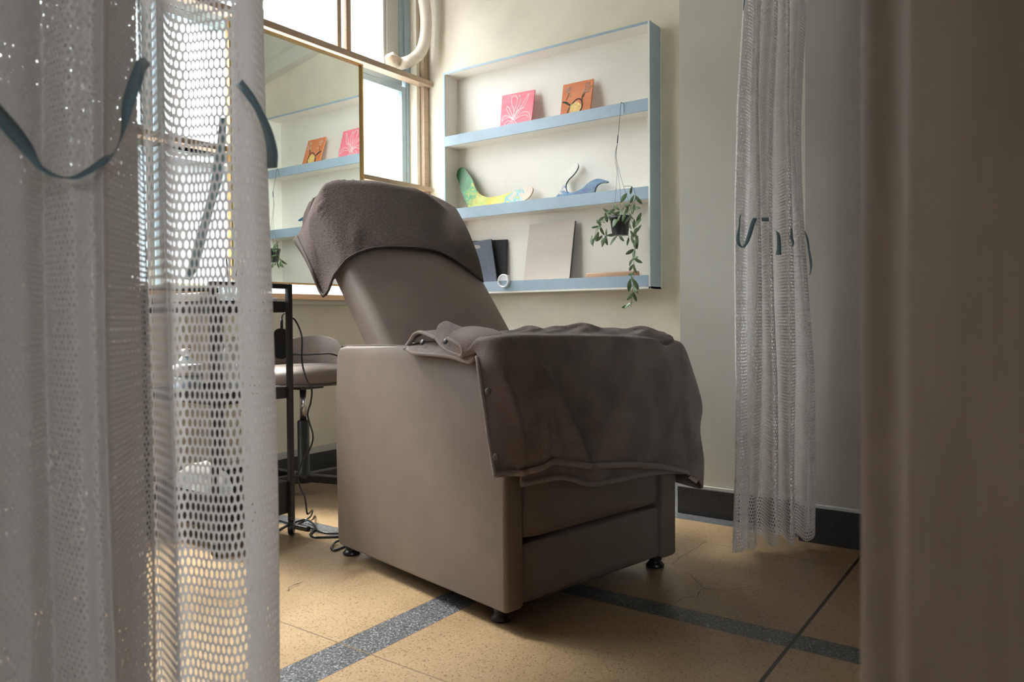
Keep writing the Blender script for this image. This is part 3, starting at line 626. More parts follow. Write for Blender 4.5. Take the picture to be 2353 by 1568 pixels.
for A, B in zip(secs, secs[1:]):
    for i in range(len(A)): j = (i+1) % len(A); bm.faces.new((A[i], A[j], B[j], B[i]))
bm.faces.new(secs[0]); bm.faces.new(secs[-1])
bk = bmobj('backrest', bm, M_leather, chair); sm(bk, 55)
bm = bmesh.new()
pts = [cs(*p, 0.006) for p in ((916, 800), (905, 780), (893, 757), (878, 728), (862, 698), (845, 667), (830, 640), (818, 617))]
add_tube(bm, crom(pts, 5), 0.0022, 6)
bmobj('stitching', bm, mat('stitch_thread', (0.16, 0.135, 0.115), 0.7), bk, True)

# ------------------------------------------------------------------ towel over the backrest
def toW(P): return CH+wv*P[0]+vv_*P[1]+np.array([0, 0, P[2]])
tw = thing('headrest_towel', 'dark brown terry towel draped over the tilted chair back', 'towel', CH+np.array([0, 0, 0]), CA)
top = [(712, 470), (722, 455), (738, 439), (768, 420), (800, 413), (850, 416), (900, 424), (960, 437), (1010, 455), (1040, 474)]
hem = [(676, 552), (703, 597), (741, 680), (772, 628), (802, 593), (848, 574), (925, 576), (1000, 584), (1060, 612), (1114, 650)]
rowsP = []
vside = {0: 0.12, 1: 0.045, 2: 0.034, 3: 0.044}
T_, H_ = [], []
for j, p in enumerate(top): T_.append(cs(*p, {0: -0.10, 1: -0.06, 2: -0.015, 3: -0.02}.get(j, -0.028)))
for j, p in enumerate(hem): H_.append(cv(*p, vside[j]) if j in vside else cs(*p, {4: 0.016}.get(j, 0.028)))
T_, H_ = np.array(T_), np.array(H_)
midpx = {0: [(692, 520), (706, 484)], 1: [(712, 540), (726, 485)], 2: [(748, 570), (757, 480)]}
def lerp(a, b, t): return a*(1-t)+b*t
net = []
net.append(H_)
for t, off in ((0.25, 0.032), (0.55, 0.040), (0.82, 0.030)):
    row = []
    for j in range(10):
        p = lerp(H_[j], T_[j], t); n3 = np.array([nrm[0], 0, nrm[1]])
        if j >= 4: row.append(p+n3*(off-0.028*(1-t)*0+0.004*math.sin(3.1*j+t*5)-0.010))
        else: row.append(p+np.array([0, -0.014*(1 if j == 1 else -0.4), 0])*(1-t)+n3*0.02*t)
    net.append(np.array(row))
net.append(T_)
n3 = np.array([nrm[0], 0, nrm[1]]); t3 = np.array([tdir[0], 0, tdir[1]])
net.append(T_-n3*0.075-t3*0.012); net.append(T_-n3*0.098-t3*0.12); net.append(T_-n3*0.10-t3*0.30)
G = grid_surface(net, 9, 9)
R, C_ = G.shape[:2]; uu, ww = np.meshgrid(np.linspace(0, 1, C_), np.linspace(0, 1, R))
amp = 0.0040*fbm(uu*13, ww*12, 3, 4)
fold = 0.007*np.exp(-((uu-0.31+0.12*ww)/0.018)**2)*(ww < 0.5)*(1-2*ww).clip(0, 1)+0.010*np.exp(-((uu-0.16+0.05*ww)/0.02)**2)*(1-1.6*ww).clip(0, 1)-0.008*np.exp(-((uu-0.22+0.05*ww)/0.025)**2)*(1-1.6*ww).clip(0, 1)
G = G+(amp+fold)[..., None]*n3+ (0.5*fold)[..., None]*np.array([0, -1, 0])
def push_out(P, mg=0.012):
    a = P[..., 0]+0.60; b = P[..., 2]-0.636; s_ = a*tdir[0]+b*tdir[1]; n_ = a*nrm[0]+b*nrm[1]; v_ = P[..., 1]
    e = np.minimum(v_-V0, V1-v_).clip(0, None); u = ((v_-V0)/(V1-V0)).clip(0, 1); bu = 0.034*(1-(2*u-1)**2).clip(0, 1)**0.8
    rc = 0.12; top = S1-0.035-np.where(e > rc, 0, rc-np.sqrt((rc**2-(rc-e)**2).clip(0)))
    dn = bu+mg-n_; dtop = top+mg-s_; dv = v_-(V0-mg); dv2 = V1+0.02+mg-v_; db = n_+TH+mg
    ins = (dn > 0) & (dtop > 0) & (dv > 0) & (dv2 > 0) & (db > 0)
    m = np.minimum(np.minimum(np.minimum(dn, dtop*1.0), dv), np.minimum(db, dv2))
    Q = P.copy(); n3_ = np.array([nrm[0], 0, nrm[1]]); t3_ = np.array([tdir[0], 0, tdir[1]])
    for cond, d, ax in ((m == dn, dn, n3_), ((m == dtop) & (m != dn), dtop, t3_), ((m == dv) & (m != dn) & (m != dtop), dv, np.array([0, -1.0, 0])), ((m == db), db, -n3_), ((m == dv2), dv2, np.array([0, 1.0, 0]))):
        k = ins & cond; Q[k] += d[k][:, None]*ax
    return Q
def relax(P, it):
    for _ in range(it):
        Q = P.copy(); Q[1:-1, 1:-1] = 0.5*P[1:-1, 1:-1]+0.125*(P[:-2, 1:-1]+P[2:, 1:-1]+P[1:-1, :-2]+P[1:-1, 2:]); P = push_out(Q)
    return P
G = relax(push_out(G), 16)
tb_ = grid_mesh('terry_cloth', G, M_towel, tw); solid(tb_, 0.006, -1); subd(tb_, 1)
hemline = G[0]; bm = bmesh.new(); add_tube(bm, hemline[::2], 0.0042, 8); bmobj('hem', bm, M_towelband, tw, True)
# folded-back band on the hanging corner
cols = int(C_*0.27); bandG = np.stack([G[0, :cols], G[0, :cols]+np.linspace(1, 0.0, cols)[:, None]*(G[int(R*0.12), :cols]-G[0, :cols])*0.9])+np.array([0.004, -0.006, 0.0])
bw = grid_mesh('woven_band', bandG, M_towelband, tw); solid(bw, 0.002, 0)

# ------------------------------------------------------------------ blanket over the arms and footrest
bl = thing('lap_blanket', 'taupe terry blanket with snap buttons spread over the chair front', 'blanket', CH, CA)
def fr(px, py, w): return cw(px, py, w)
hemp = [(1143, 1097), (1190, 1090), (1235, 1078), (1270, 1065), (1360, 1076), (1440, 1071), (1530, 1079), (1603, 1098)]
hemw = [-0.012, 0.020, 0.036, 0.046, 0.042, 0.044, 0.040, 0.034]
ridge = [(1092, 812), (1128, 784), (1190, 774), (1260, 773), (1350, 774), (1440, 776), (1508, 782), (1534, 800)]
rdw = [-0.085, -0.012, 0.012, 0.016, 0.016, 0.016, 0.014, 0.010]
leftp = [(1100, 850), (1111, 915), (1122, 985), (1133, 1045)]
A = []
Rg = np.array([cv(*ridge[0], -0.035)]+[fr(*p, w_) for p, w_ in zip(ridge[1:], rdw[1:])])
Hm = np.array([cv(*hemp[0], -0.055)]+[fr(*p, w_) for p, w_ in zip(hemp[1:], hemw[1:])])
lft = [cv(*p, -0.05) for p in leftp]
rgtp = [(1548, 850), (1566, 925), (1582, 1000), (1594, 1055)]
net = [Hm]
for i, t in enumerate((0.2, 0.42, 0.65, 0.85)):
    row = [lft[3-i]]
    for j in range(1, 7):
        p = lerp(Hm[j], Rg[j], t); bulge = 0.030*math.sin(math.pi*(t*0.9+0.08))
        p = p+np.array([bulge, 0, 0]); row.append(p)
    row.append(fr(*rgtp[3-i], 0.030)); net.append(np.array(row))
net.append(Rg)
# over the top: dip, roll, back of the roll
dip = Rg+np.array([-0.035, 0, 0.006]); net.append(dip)
rollp = [(1092, 785), (1110, 766), (1190, 757), (1260, 749), (1345, 747.5), (1430, 753), (1505, 757), (1532, 772)]
rw = [-0.12, -0.075, -0.07, -0.07, -0.07, -0.07, -0.07, -0.05]
Rl = np.array([fr(*p, w_) for p, w_ in zip(rollp, rw)])
front = Rl.copy(); front[:, 0] += 0.020; front[:, 2] = dip[:, 2]*0.4+Rl[:, 2]*0.6; net.append(front)
net.append(Rl); bkr = Rl+np.array([-0.035, 0, -0.012]); net.append(bkr); net.append(Rl+np.array([-0.05, 0, -0.030])); net.append(Rl+np.array([-0.16, 0, -0.034]))
net.append(Rl+np.array([-0.32, 0, -0.036]))
net = np.array(net)
# columns beyond the far arm: the folded side hanging outside
ext = []
nr = net.shape[0]
sidep = {0: (1612, 1124), 1: (1614, 1060), 2: (1604, 985), 3: (1612, 930), 4: (1592, 855), 5: (1562, 785)}
e1, e2 = [], []
for i in range(nr):
    if i in sidep:
        p = fr(*sidep[i], -0.03); e1.append(p); e2.append(p+np.array([-0.10, -0.045, 0.02]))
    else:
        base = net[i, -1]; p5 = e1[5]; e1.append(np.array([base[0]-0.02, base[1]+0.035, base[2]-0.020])); e2.append(np.array([base[0]-0.06, base[1]+0.05, base[2]-0.055]))
fullnet = np.concatenate([net, np.array(e1)[:, None], np.array(e2)[:, None]], axis=1)
G = grid_surface(fullnet, 8, 7)
R, C_ = G.shape[:2]; uu, tt = np.meshgrid(np.linspace(0, 1, C_), np.linspace(0, 1, R))
front_m = (1-(tt/0.40))
front_m = np.clip(front_m, 0, 1)
def crease(u0, slope, wd, a): return a*np.exp(-((uu-u0-slope*tt)/wd)**2)*np.clip(front_m*1.6, 0, 1)
D = 0.0085*fbm(uu*18, tt*7, 7, 4)*(0.4+0.6*front_m)+crease(0.44, -0.55, 0.016, 0.020)-crease(0.48, -0.55, 0.028, 0.014)+crease(0.36, -0.35, 0.014, 0.006)+crease(0.60, -0.12, 0.010, 0.006)+crease(0.12, -0.05, 0.02, 0.010)+crease(0.28, -0.1, 0.03, 0.004)+crease(0.55, 0.1, 0.02, 0.004)-crease(0.64, 0.03, 0.03, 0.005)+crease(0.72, 0.05, 0.012, 0.008)-crease(0.755, 0.03, 0.012, 0.010)+crease(0.80, 0.0, 0.010, 0.008)
G = G+D[..., None]*np.array([1, 0, 0])
topm = (tt > 0.47); G[..., 2] += topm*(0.0045*np.sin(uu*34+tt*9)+0.003*np.sin(uu*71+2))*np.clip((tt-0.47)*8, 0, 1)
cl = grid_mesh('terry_cloth', G, M_blanket, bl); solid(cl, 0.007, -1); subd(cl, 1)
hl = G[0]; bm = bmesh.new(); C7 = int(C_*0.76)
band = np.stack([G[0, :C7]+np.array([0.0055, -0.001, -0.002]), (G[1, :C7]*0.6+G[2, :C7]*0.4)+np.array([0.0055, -0.001, 0])])
hb_ = grid_mesh('hem', band, M_hem, bl); solid(hb_, 0.004, 0)
le = G[:int(R*0.40), 0]; bm = bmesh.new(); add_tube(bm, le+np.array([0.002, -0.002, 0]), 0.0045, 8); bmobj('edge_binding', bm, M_hem, bl, True)
# inner layer showing under the hem
uh = [(1196, 1117), (1240, 1108), (1285, 1101), (1320, 1108), (1350, 1117), (1400, 1110), (1460, 1097), (1520, 1088), (1566, 1088)]
U0 = np.array([fr(*p, 0.020) for p in uh]); U1 = U0.copy(); U1[:, 2] += 0.012; U2 = U0.copy(); U2[:, 2] += 0.06; U2[:, 0] += 0.004; U3 = U0.copy(); U3[:, 2] += 0.14
G2 = grid_surface([U0, U2, U3], 7, 6); u_ = grid_mesh('under_layer', G2, M_blanket, bl); solid(u_, 0.006, 0)
b2 = np.stack([grid_surface([U0, U1], 7, 1)[0]+np.array([0.004, 0, -0.002]), grid_surface([U0, U1], 7, 1)[-1]+np.array([0.004, 0, 0])]); b2_ = grid_mesh('hem', b2, M_hem, bl); solid(b2_, 0.004, 0)
# snap buttons
def button(P, axis, name='snap_button', m=None):
    bm = bmesh.new(); add_lathe(bm, [(0, 0.0035), (0.005, 0.0032), (0.0075, 0.002), (0.0078, 0), (0, 0)], (0, 0, 0), 20)
    z = np.array(axis, float); z /= np.linalg.norm(z); x = np.cross(z, [0.1, 0.2, 1]); x /= np.linalg.norm(x); y = np.cross(z, x)
    for v in bm.verts: v.co = Vector(P)+Vector(x)*v.co.x+Vector(y)*v.co.y+Vector(z)*v.co.z
    return bmobj(name, bm, m or mat('grey_snap', (0.085, 0.08, 0.072), 0.65), bl, True)
button(cv(1122, 900, -0.062), (0.5, -1, 0.05)); button(cv(1140, 1050, -0.062), (0.5, -1, 0.0))
# crumpled corner on the near arm: folded sheets with bound edges
def sheet(rows, nu=6, nv=5, m=M_blanket, th=0.007, edge=True, nm='crumpled_corner'):
    G = grid_surface(rows, nu, nv); o = grid_mesh(nm, G, m, bl); solid(o, th, 0); subd(o, 1)
    if edge:
        bm = bmesh.new(); add_tube(bm, G[0][::1], 0.0050, 8); bmobj('edge_binding', bm, M_hem, bl, True)
    return o
# lower lip: wraps over the arm's outer edge from the far left point to the panel's top corner
sheet([[cv(936, 803, -0.014), cv(950, 812, -0.018), cv(990, 815, -0.020), cv(1035, 820, -0.020), cv(1076, 832, -0.020), cv(1092, 822, -0.018)],
       [cv(933, 797, 0.0), cv(952, 803, -0.008), cv(990, 806, -0.010), cv(1035, 808, -0.012), cv(1076, 812, -0.012), cv(1096, 806, -0.010)],
       [cv(933, 792, 0.03), cv(952, 796, 0.03), cv(990, 797, 0.03), cv(1035, 798, 0.03), cv(1080, 792, 0.03), cv(1105, 785, 0.02)],
       [cv(936, 789, 0.07), cv(955, 790, 0.07), cv(990, 789, 0.07), cv(1035, 786, 0.07), cv(1080, 778, 0.07), cv(1110, 772, 0.06)]])
# upper lip folding over to the left
sheet([[cv(934, 795, 0.002), cv(944, 782, 0.004), cv(952, 769, 0.006), cv(966, 764, 0.01), cv(985, 770, 0.006), cv(1004, 779, 0.0)],
       [cv(938, 792, 0.02), cv(948, 777, 0.03), cv(958, 767, 0.03), cv(985, 763, 0.03), cv(1004, 764, 0.02), cv(1020, 772, 0.01)],
       [cv(945, 788, 0.05), cv(960, 773, 0.06), cv(985, 764, 0.06), cv(1005, 761, 0.05), cv(1030, 765, 0.04), cv(1050, 775, 0.03)]])
sheet([[cv(1004, 779, -0.004), cv(1016, 795, -0.012), cv(1030, 806, -0.016), cv(1045, 812, -0.018), cv(1062, 818, -0.022)],
       [cv(1002, 764, 0.0), cv(1018, 776, -0.006), cv(1040, 786, -0.012), cv(1062, 790, -0.018), cv(1075, 800, -0.020)],
       [cv(1008, 750, 0.01), cv(1022, 742, 0.012), cv(1040, 750, 0.010), cv(1058, 762, 0.006), cv(1085, 775, 0.0)],
       [cv(1012, 752, 0.04), cv(1030, 746, 0.05), cv(1052, 752, 0.05), cv(1080, 758, 0.05), cv(1115, 765, 0.04)]])
sheet([[cv(1030, 778, -0.024), cv(1046, 786, -0.030), cv(1060, 797, -0.032), cv(1064, 812, -0.030), cv(1058, 820, -0.026)],
       [cv(1040, 766, -0.016), cv(1062, 772, -0.026), cv(1082, 784, -0.028), cv(1088, 800, -0.026), cv(1086, 814, -0.022)],
       [cv(1062, 755, 0.0), cv(1090, 758, -0.006), cv(1115, 768, -0.010), cv(1125, 780, -0.012), cv(1120, 800, -0.012)],
       [cv(1085, 752, 0.03), cv(1115, 755, 0.03), cv(1145, 762, 0.02), cv(1155, 772, 0.01), cv(1150, 790, 0.005)]])
M_snapd = mat('dark_snap', (0.03, 0.03, 0.032), 0.3)
button(cv(971, 787, -0.004), (0.2, -1, 0.5), m=M_snapd); button(cv(1024, 785, -0.022), (0.2, -1, 0.4), m=M_snapd)
tg = [cw(1581, 1099, 0.02), cw(1600, 1112, 0.02), cw(1609, 1098, 0.02), cw(1592, 1089, 0.02)]
tgo = rawobj('care_label', tg, [(0, 1, 2, 3)], mat('label_cloth', (0.42, 0.34, 0.28), 0.8, 0.1, 200), bl); solid(tgo, 0.001, 0)

# ------------------------------------------------------------------ stool
st = thing('salon_stool', 'taupe padded stool with a low back and black star base', 'stool', (-2.50, 2.005, 0))
for k, a in enumerate(np.radians([26, 98, 170, 242])):
    bm = bmesh.new(); add_box(bm, 0.0, 0.235, -0.022, 0.022, 0.055, 0.085, 0.004)
    for v in bm.verts:
        f = v.co.x/0.235; v.co.z -= 0.012*f; v.co.y *= 1-0.25*f
    bmesh.ops.rotate(bm, verts=bm.verts, cent=(0, 0, 0), matrix=Matrix.Rotation(a, 3, 'Z')); bmobj('base_leg', bm, M_blk, st)
    cx, cy = 0.225*math.cos(a), 0.225*math.sin(a)
    bm = bmesh.new(); bmesh.ops.create_cone(bm, cap_ends=True, segments=18, radius1=0.021, radius2=0.021, depth=0.03, matrix=Matrix.Translation((cx, cy, 0.022)) @ Matrix.Rotation(a, 4, 'Z') @ Matrix.Rotation(math.pi/2, 4, 'X')); bmobj('caster', bm, M_blkp, st, False)
lathe('column', [(0, 0.05), (0.033, 0.05), (0.033, 0.09), (0.024, 0.095), (0.024, 0.30), (0.020, 0.305), (0, 0.305)], (0, 0, 0), M_blk, st, 24)
lathe('gas_rod', [(0, 0.30), (0.0135, 0.30), (0.0135, 0.44), (0, 0.44)], (0, 0, 0), M_chrome, st, 20)
box('seat_plate', -0.06, 0.06, -0.06, 0.06, 0.435, 0.452, M_blk, st, 0.004)
lathe('seat', [(0, 0.452), (0.145, 0.452), (0.168, 0.458), (0.176, 0.472), (0.180, 0.50), (0.172, 0.518), (0.14, 0.530), (0, 0.534)], (0, 0, 0), M_leather, st, 48)
lathe('piping', [(0.168, 0.455), (0.180, 0.455), (0.180, 0.462), (0.170, 0.462)], (0, 0, 0), M_seam, st, 48)
# low curved back on the window side
angs = np.linspace(math.radians(125.7-72), math.radians(125.7+72), 25); bm = bmesh.new(); rows = []
for i, a in enumerate(angs):
    f = (i/24)*2-1; hh = 0.012+0.135*math.sqrt(max(0, 1-f*f)); ring = []
    for (r, z_) in ((0.188, 0.50), (0.188, 0.50+hh*0.8), (0.181, 0.50+hh), (0.168, 0.50+hh), (0.158, 0.50+hh*0.8), (0.158, 0.50)): ring.append(bm.verts.new((r*math.cos(a), r*math.sin(a), z_)))
    rows.append(ring)
for A_, B_ in zip(rows, rows[1:]):
    for k in range(6): bm.faces.new((A_[k], A_[(k+1) % 6], B_[(k+1) % 6], B_[k]))
bm.faces.new(rows[0]); bm.faces.new(rows[-1]); sm(bmobj('backrest', bm, M_leather, st), 50)

# ------------------------------------------------------------------ trolley
tx0, tx1, ty0, ty1 = -2.46, -2.068, 1.325, 1.605
tr = thing('rolling_trolley', 'black metal three tier trolley behind the near mesh curtain', 'trolley', ((tx0+tx1)/2, (ty0+ty1)/2, 0))
tc = np.array([(tx0+tx1)/2, (ty0+ty1)/2, 0]); ax_, ay_ = (tx1-tx0)/2, (ty1-ty0)/2
for sx in (-1, 1):
    for sy in (-1, 1):
        box('post', sx*ax_-0.009, sx*ax_+0.009, sy*ay_-0.009, sy*ay_+0.009, 0.055, 0.836, M_blk, tr, 0.003)
        bm = bmesh.new(); add_lathe(bm, [(0, 0.06), (0.012, 0.06), (0.012, 0.048), (0, 0.048)], (sx*ax_, sy*ay_, 0), 14)
        bmesh.ops.create_cone(bm, cap_ends=True, segments=20, radius1=0.024, radius2=0.024, depth=0.018, matrix=Matrix.Translation((sx*ax_, sy*ay_, 0.0245)) @ Matrix.Rotation(0.75, 4, 'Z') @ Matrix.Rotation(math.pi/2, 4, 'Y')); bmobj('caster', bm, M_blkp, tr)
    box('handle', sx*ax_-0.009, sx*ax_+0.009, -ay_+0.009, ay_-0.009, 0.820, 0.836, M_blk, tr, 0.003)
for z0, z1 in ((0.742, 0.778), (0.457, 0.493), (0.073, 0.180)):
    bm = bmesh.new(); a, b = ax_-0.004, ay_-0.011; t = 0.003
    add_box(bm, -a, a, -b, b, z0, z0+t); add_box(bm, -a, a, -b, -b+t, z0+t, z1); add_box(bm, -a, a, b-t, b, z0+t, z1); add_box(bm, -a, -a+t, -b+t, b-t, z0+t, z1); add_box(bm, a-t, a, -b+t, b-t, z0+t, z1)
    bmobj('tray', bm, M_blk, tr)
# things on the trolley
M_wjar = mat('white_jar', (0.75, 0.75, 0.77), 0.35); M_bottle = mat('blue_white_bottle', (0.42, 0.50, 0.60), 0.3)
def jar(x, y, z, r, h, lab, m=M_wjar, lid=True):
    j = thing('cosmetic_jar', lab, 'jar', (x, y, z)); lathe('body', [(0, 0), (r*0.95, 0), (r, 0.003), (r, h*0.68), (0, h*0.68)], (0, 0, 0), m, j, 24)
    lathe('lid', [(0, h*0.685), (r*1.05, h*0.685), (r*1.05, h*0.97), (r*0.98, h), (0, h)], (0, 0, 0), M_wjar, j, 24); return j
jar(-2.105, 1.570, 0.7455, 0.013, 0.045, 'small white jar on top tray just left of trolley post')
j2 = jar(-2.125, 1.545, 0.7455, 0.020, 0.038, 'wider low white jar on top tray near trolley post')
jar(-2.33, 1.40, 0.4615, 0.045, 0.11, 'large white lidded jar on middle tray of trolley', M_bottle)
bt = thing('lotion_bottle', 'tall pale blue bottle on middle tray behind the curtain', 'bottle', (-2.41, 1.44, 0.4605))
lathe('body', [(0, 0), (0.028, 0), (0.03, 0.004), (0.03, 0.11), (0.014, 0.135), (0, 0.135)], (0, 0, 0), M_bottle, bt, 24); lathe('cap', [(0, 0.135), (0.014, 0.135), (0.014, 0.16), (0, 0.16)], (0, 0, 0), M_wjar, bt, 20)
tb1 = thing('tissue_box', 'beige paper box on top tray seen through the curtain', 'box', (-2.27, 1.40, 0.7455))
box('carton', -0.085, 0.085, -0.045, 0.045, 0, 0.055, mat('beige_card', (0.60, 0.50, 0.43), 0.8, 0.05), tb1, 0.002); box('lid_rim', -0.087, 0.087, -0.047, 0.047, 0.048, 0.060, mat('pale_card', (0.8, 0.74, 0.7), 0.8), tb1, 0.002)
cp = thing('brush_cup', 'clear cup of brushes and tools on top tray of trolley', 'cup', (-2.13, 1.43, 0.7455))
lathe('cup', [(0, 0), (0.034, 0), (0.040, 0.10), (0.038, 0.10), (0.032, 0.003), (0, 0.003)], (0, 0, 0), M_acryl, cp, 24)
random.seed(9)
for k in range(7):
    a = k*0.9; x, y = 0.018*math.cos(a), 0.018*math.sin(a); tube('brush', [(x*0.4, y*0.4, 0.006), (x*1.4, y*1.4, 0.10), (x*2.6, y*2.6, 0.165+0.02*random.random())], [0.0022, 0.003, 0.0018], M_card if k % 2 else M_blkp, cp, 6)
def crumple(name, c, r, m, lab, cat, sc=(1, 1, 1), seed=0, par=None):
    bm = bmesh.new(); bmesh.ops.create_icosphere(bm, subdivisions=4, radius=1.0); P = np.array([v.co for v in bm.verts])
    d = 1+0.16*fbm(P[:, 0]*4+P[:, 2]*2, P[:, 1]*4-P[:, 2]*3, seed, 4)
    for v, k in zip(bm.verts, d): v.co = Vector((v.co.x*k*r*sc[0], v.co.y*k*r*sc[1], v.co.z*k*r*sc[2]))
    zmin = min(v.co.z for v in bm.verts)
    for v in bm.verts: v.co.z -= zmin
    o = bmobj(name, bm, m, par, True); o.location = c; return tag(o, lab, cat) if lab else o
crumple('plastic_bag', (-2.12, 1.515, 0.0765), 0.055, glass_mat('film_plastic', (0.93, 0.94, 0.95), 0.4), 'crinkled clear plastic bag in bottom tray by the post', 'bag', (0.7, 0.9, 1.1), 3)
crumple('plastic_pouch', (-2.30, 1.43, 0.0765), 0.085, glass_mat('film_plastic_peach', (0.95, 0.88, 0.80), 0.5), 'large clear pouch with orange contents in bottom tray', 'bag', (1.2, 0.9, 1.0), 6)
crumple('clear_bag', (-2.20, 1.50, 0.4605), 0.06, M_acryl, 'clear plastic bag standing on middle tray of trolley', 'bag', (0.8, 0.9, 1.6), 11)
# black power adapter hanging at the post
ad0 = onP(648, 790, (-2.10, 1.66, 0.6), np.array([fwd[0], fwd[1], 0])); ad = thing('power_adapter', 'black rounded power adapter hanging against the trolley post', 'adapter', ad0)
yawq = math.atan2(rgt[1], rgt[0])
bm = bmesh.new(); add_box(bm, -0.024, 0.024, -0.014, 0.014, -0.052, 0.052)
es = [e for e in bm.edges if abs(e.verts[0].co.y-e.verts[1].co.y) > 0.02]; bmesh.ops.bevel(bm, geom=es, offset=0.021, segments=8, affect='EDGES', profile=0.5)
bmesh.ops.rotate(bm, verts=bm.verts, cent=(0, 0, 0), matrix=Matrix.Rotation(yawq, 3, 'Z')); sm(bmobj('body', bm, M_blkp, ad), 40)
tube('plug_stem', [(0.0, 0, 0.05), (0.0, 0, 0.085)], 0.0048, M_blkp, ad, 10)
tube('lead', [(0.0, 0, 0.084), (0.004, 0.002, 0.098), (0.014, 0.004, 0.103), (0.03, 0.008, 0.100)], 0.0022, M_blkp, ad, 8, 5)

# ------------------------------------------------------------------ cables
pn = np.array([fwd[0], fwd[1], 0]); TP = (-2.06, 1.64, 0.5)
def pt(x, y, d=0.0): return onP(x, y, np.array(TP)+pn*d, pn)
M_cab = mat('black_cable', (0.012, 0.012, 0.014), 0.25)
def cable(name, pts, r, lab):
    base = pts[-1]; o = tube(name, [p-base for p in pts], r, M_cab, None, 8, 8); o.location = base; return tag(o, lab, 'cable')
def fl(x, y, z_=0.004): return onZ(x, y, z_)
cable('power_cable', [pt(671, 731), pt(678, 736), pt(688, 755), pt(694, 780), pt(694, 830), pt(703, 868), pt(716, 895), pt(714, 925), pt(707, 955), pt(719, 1000), pt(713, 1030), pt(695, 1060), pt(684, 1095), pt(692, 1125), pt(701, 1145), pt(705, 1177), pt(709, 1181, 0.02), fl(718, 1173, .02), fl(714, 1187, .012), fl(700, 1196), fl(686, 1204), fl(680, 1210)], 0.0030, 'black cable dropping in waves from trolley to floor')
cable('loose_cable', [pt(655, 820, .02), pt(671, 815, .03), pt(700, 815.5, .04), pt(730, 814, .05), pt(757, 813, .05), pt(775, 818, .06), pt(800, 830, .08)], 0.0030, 'black cable stretched level from trolley to behind chair')
cable('floor_cable', [fl(612, 1188), fl(640, 1196), fl(664, 1203), fl(682, 1206), fl(708, 1212), fl(724, 1217), fl(738, 1223), fl(760, 1226), fl(790, 1226)], 0.0030, 'black cable running flat along the dark floor strip')
cable('coiled_cable', [fl(600, 1230), fl(634, 1221), fl(660, 1208), fl(690, 1197, .012), fl(706, 1195, .014), fl(720, 1205, .010), fl(724, 1214, .006), fl(718, 1222, .005), fl(713, 1230), fl(724, 1235), fl(750, 1235), fl(785, 1234)], 0.0036, 'thick black cable looping round the floor plug')
cable('chair_cable', [fl(790, 1240, .02), fl(772, 1246, .008), fl(763, 1256), fl(762, 1262), fl(770, 1265), fl(790, 1257), fl(815, 1250)], 0.0036, 'short black cable loop beside the chair rear foot')
pg = fl(693, 1212, 0.008); pgd = (fl(708, 1214, .008)-fl(680, 1208, .008)); o = box('cable_connector', -0.035, 0.035, -0.009, 0.009, -0.007, 0.007, M_blkp, None, 0.003); o.location = pg; o.rotation_euler = (0, 0, math.atan2(pgd[1], pgd[0])); tag(o, 'small black inline connector on floor among cables', 'connector')

# bits lying on the floor
lp = np.array([onZ(x, y, 0.003) for x, y in ((662, 1357), (664, 1351), (672, 1347), (680, 1344), (694, 1338))])
lf = rawobj('leaf_scrap', np.concatenate([lp-lp[2]+np.array([[0, -0.0008, 0], [0, -0.0012, .001], [0, -0.002, .001], [0, -0.0065, 0.002], [0, -0.001, 0]]), lp-lp[2]+np.array([[0, 0.0008, 0], [0, 0.0012, .001], [0, 0.002, .001], [0, 0.0065, 0], [0, 0.001, 0]])]), [(k, k+1, 6+k, 5+k) for k in range(4)], mat('dry_leaf', (0.10, 0.11, 0.10), 0.8))
lf.location = lp[2]; solid(lf, 0.001, 0); tag(lf, 'tiny dry leaf scrap lying on the bright tile by the curtain', 'leaf')

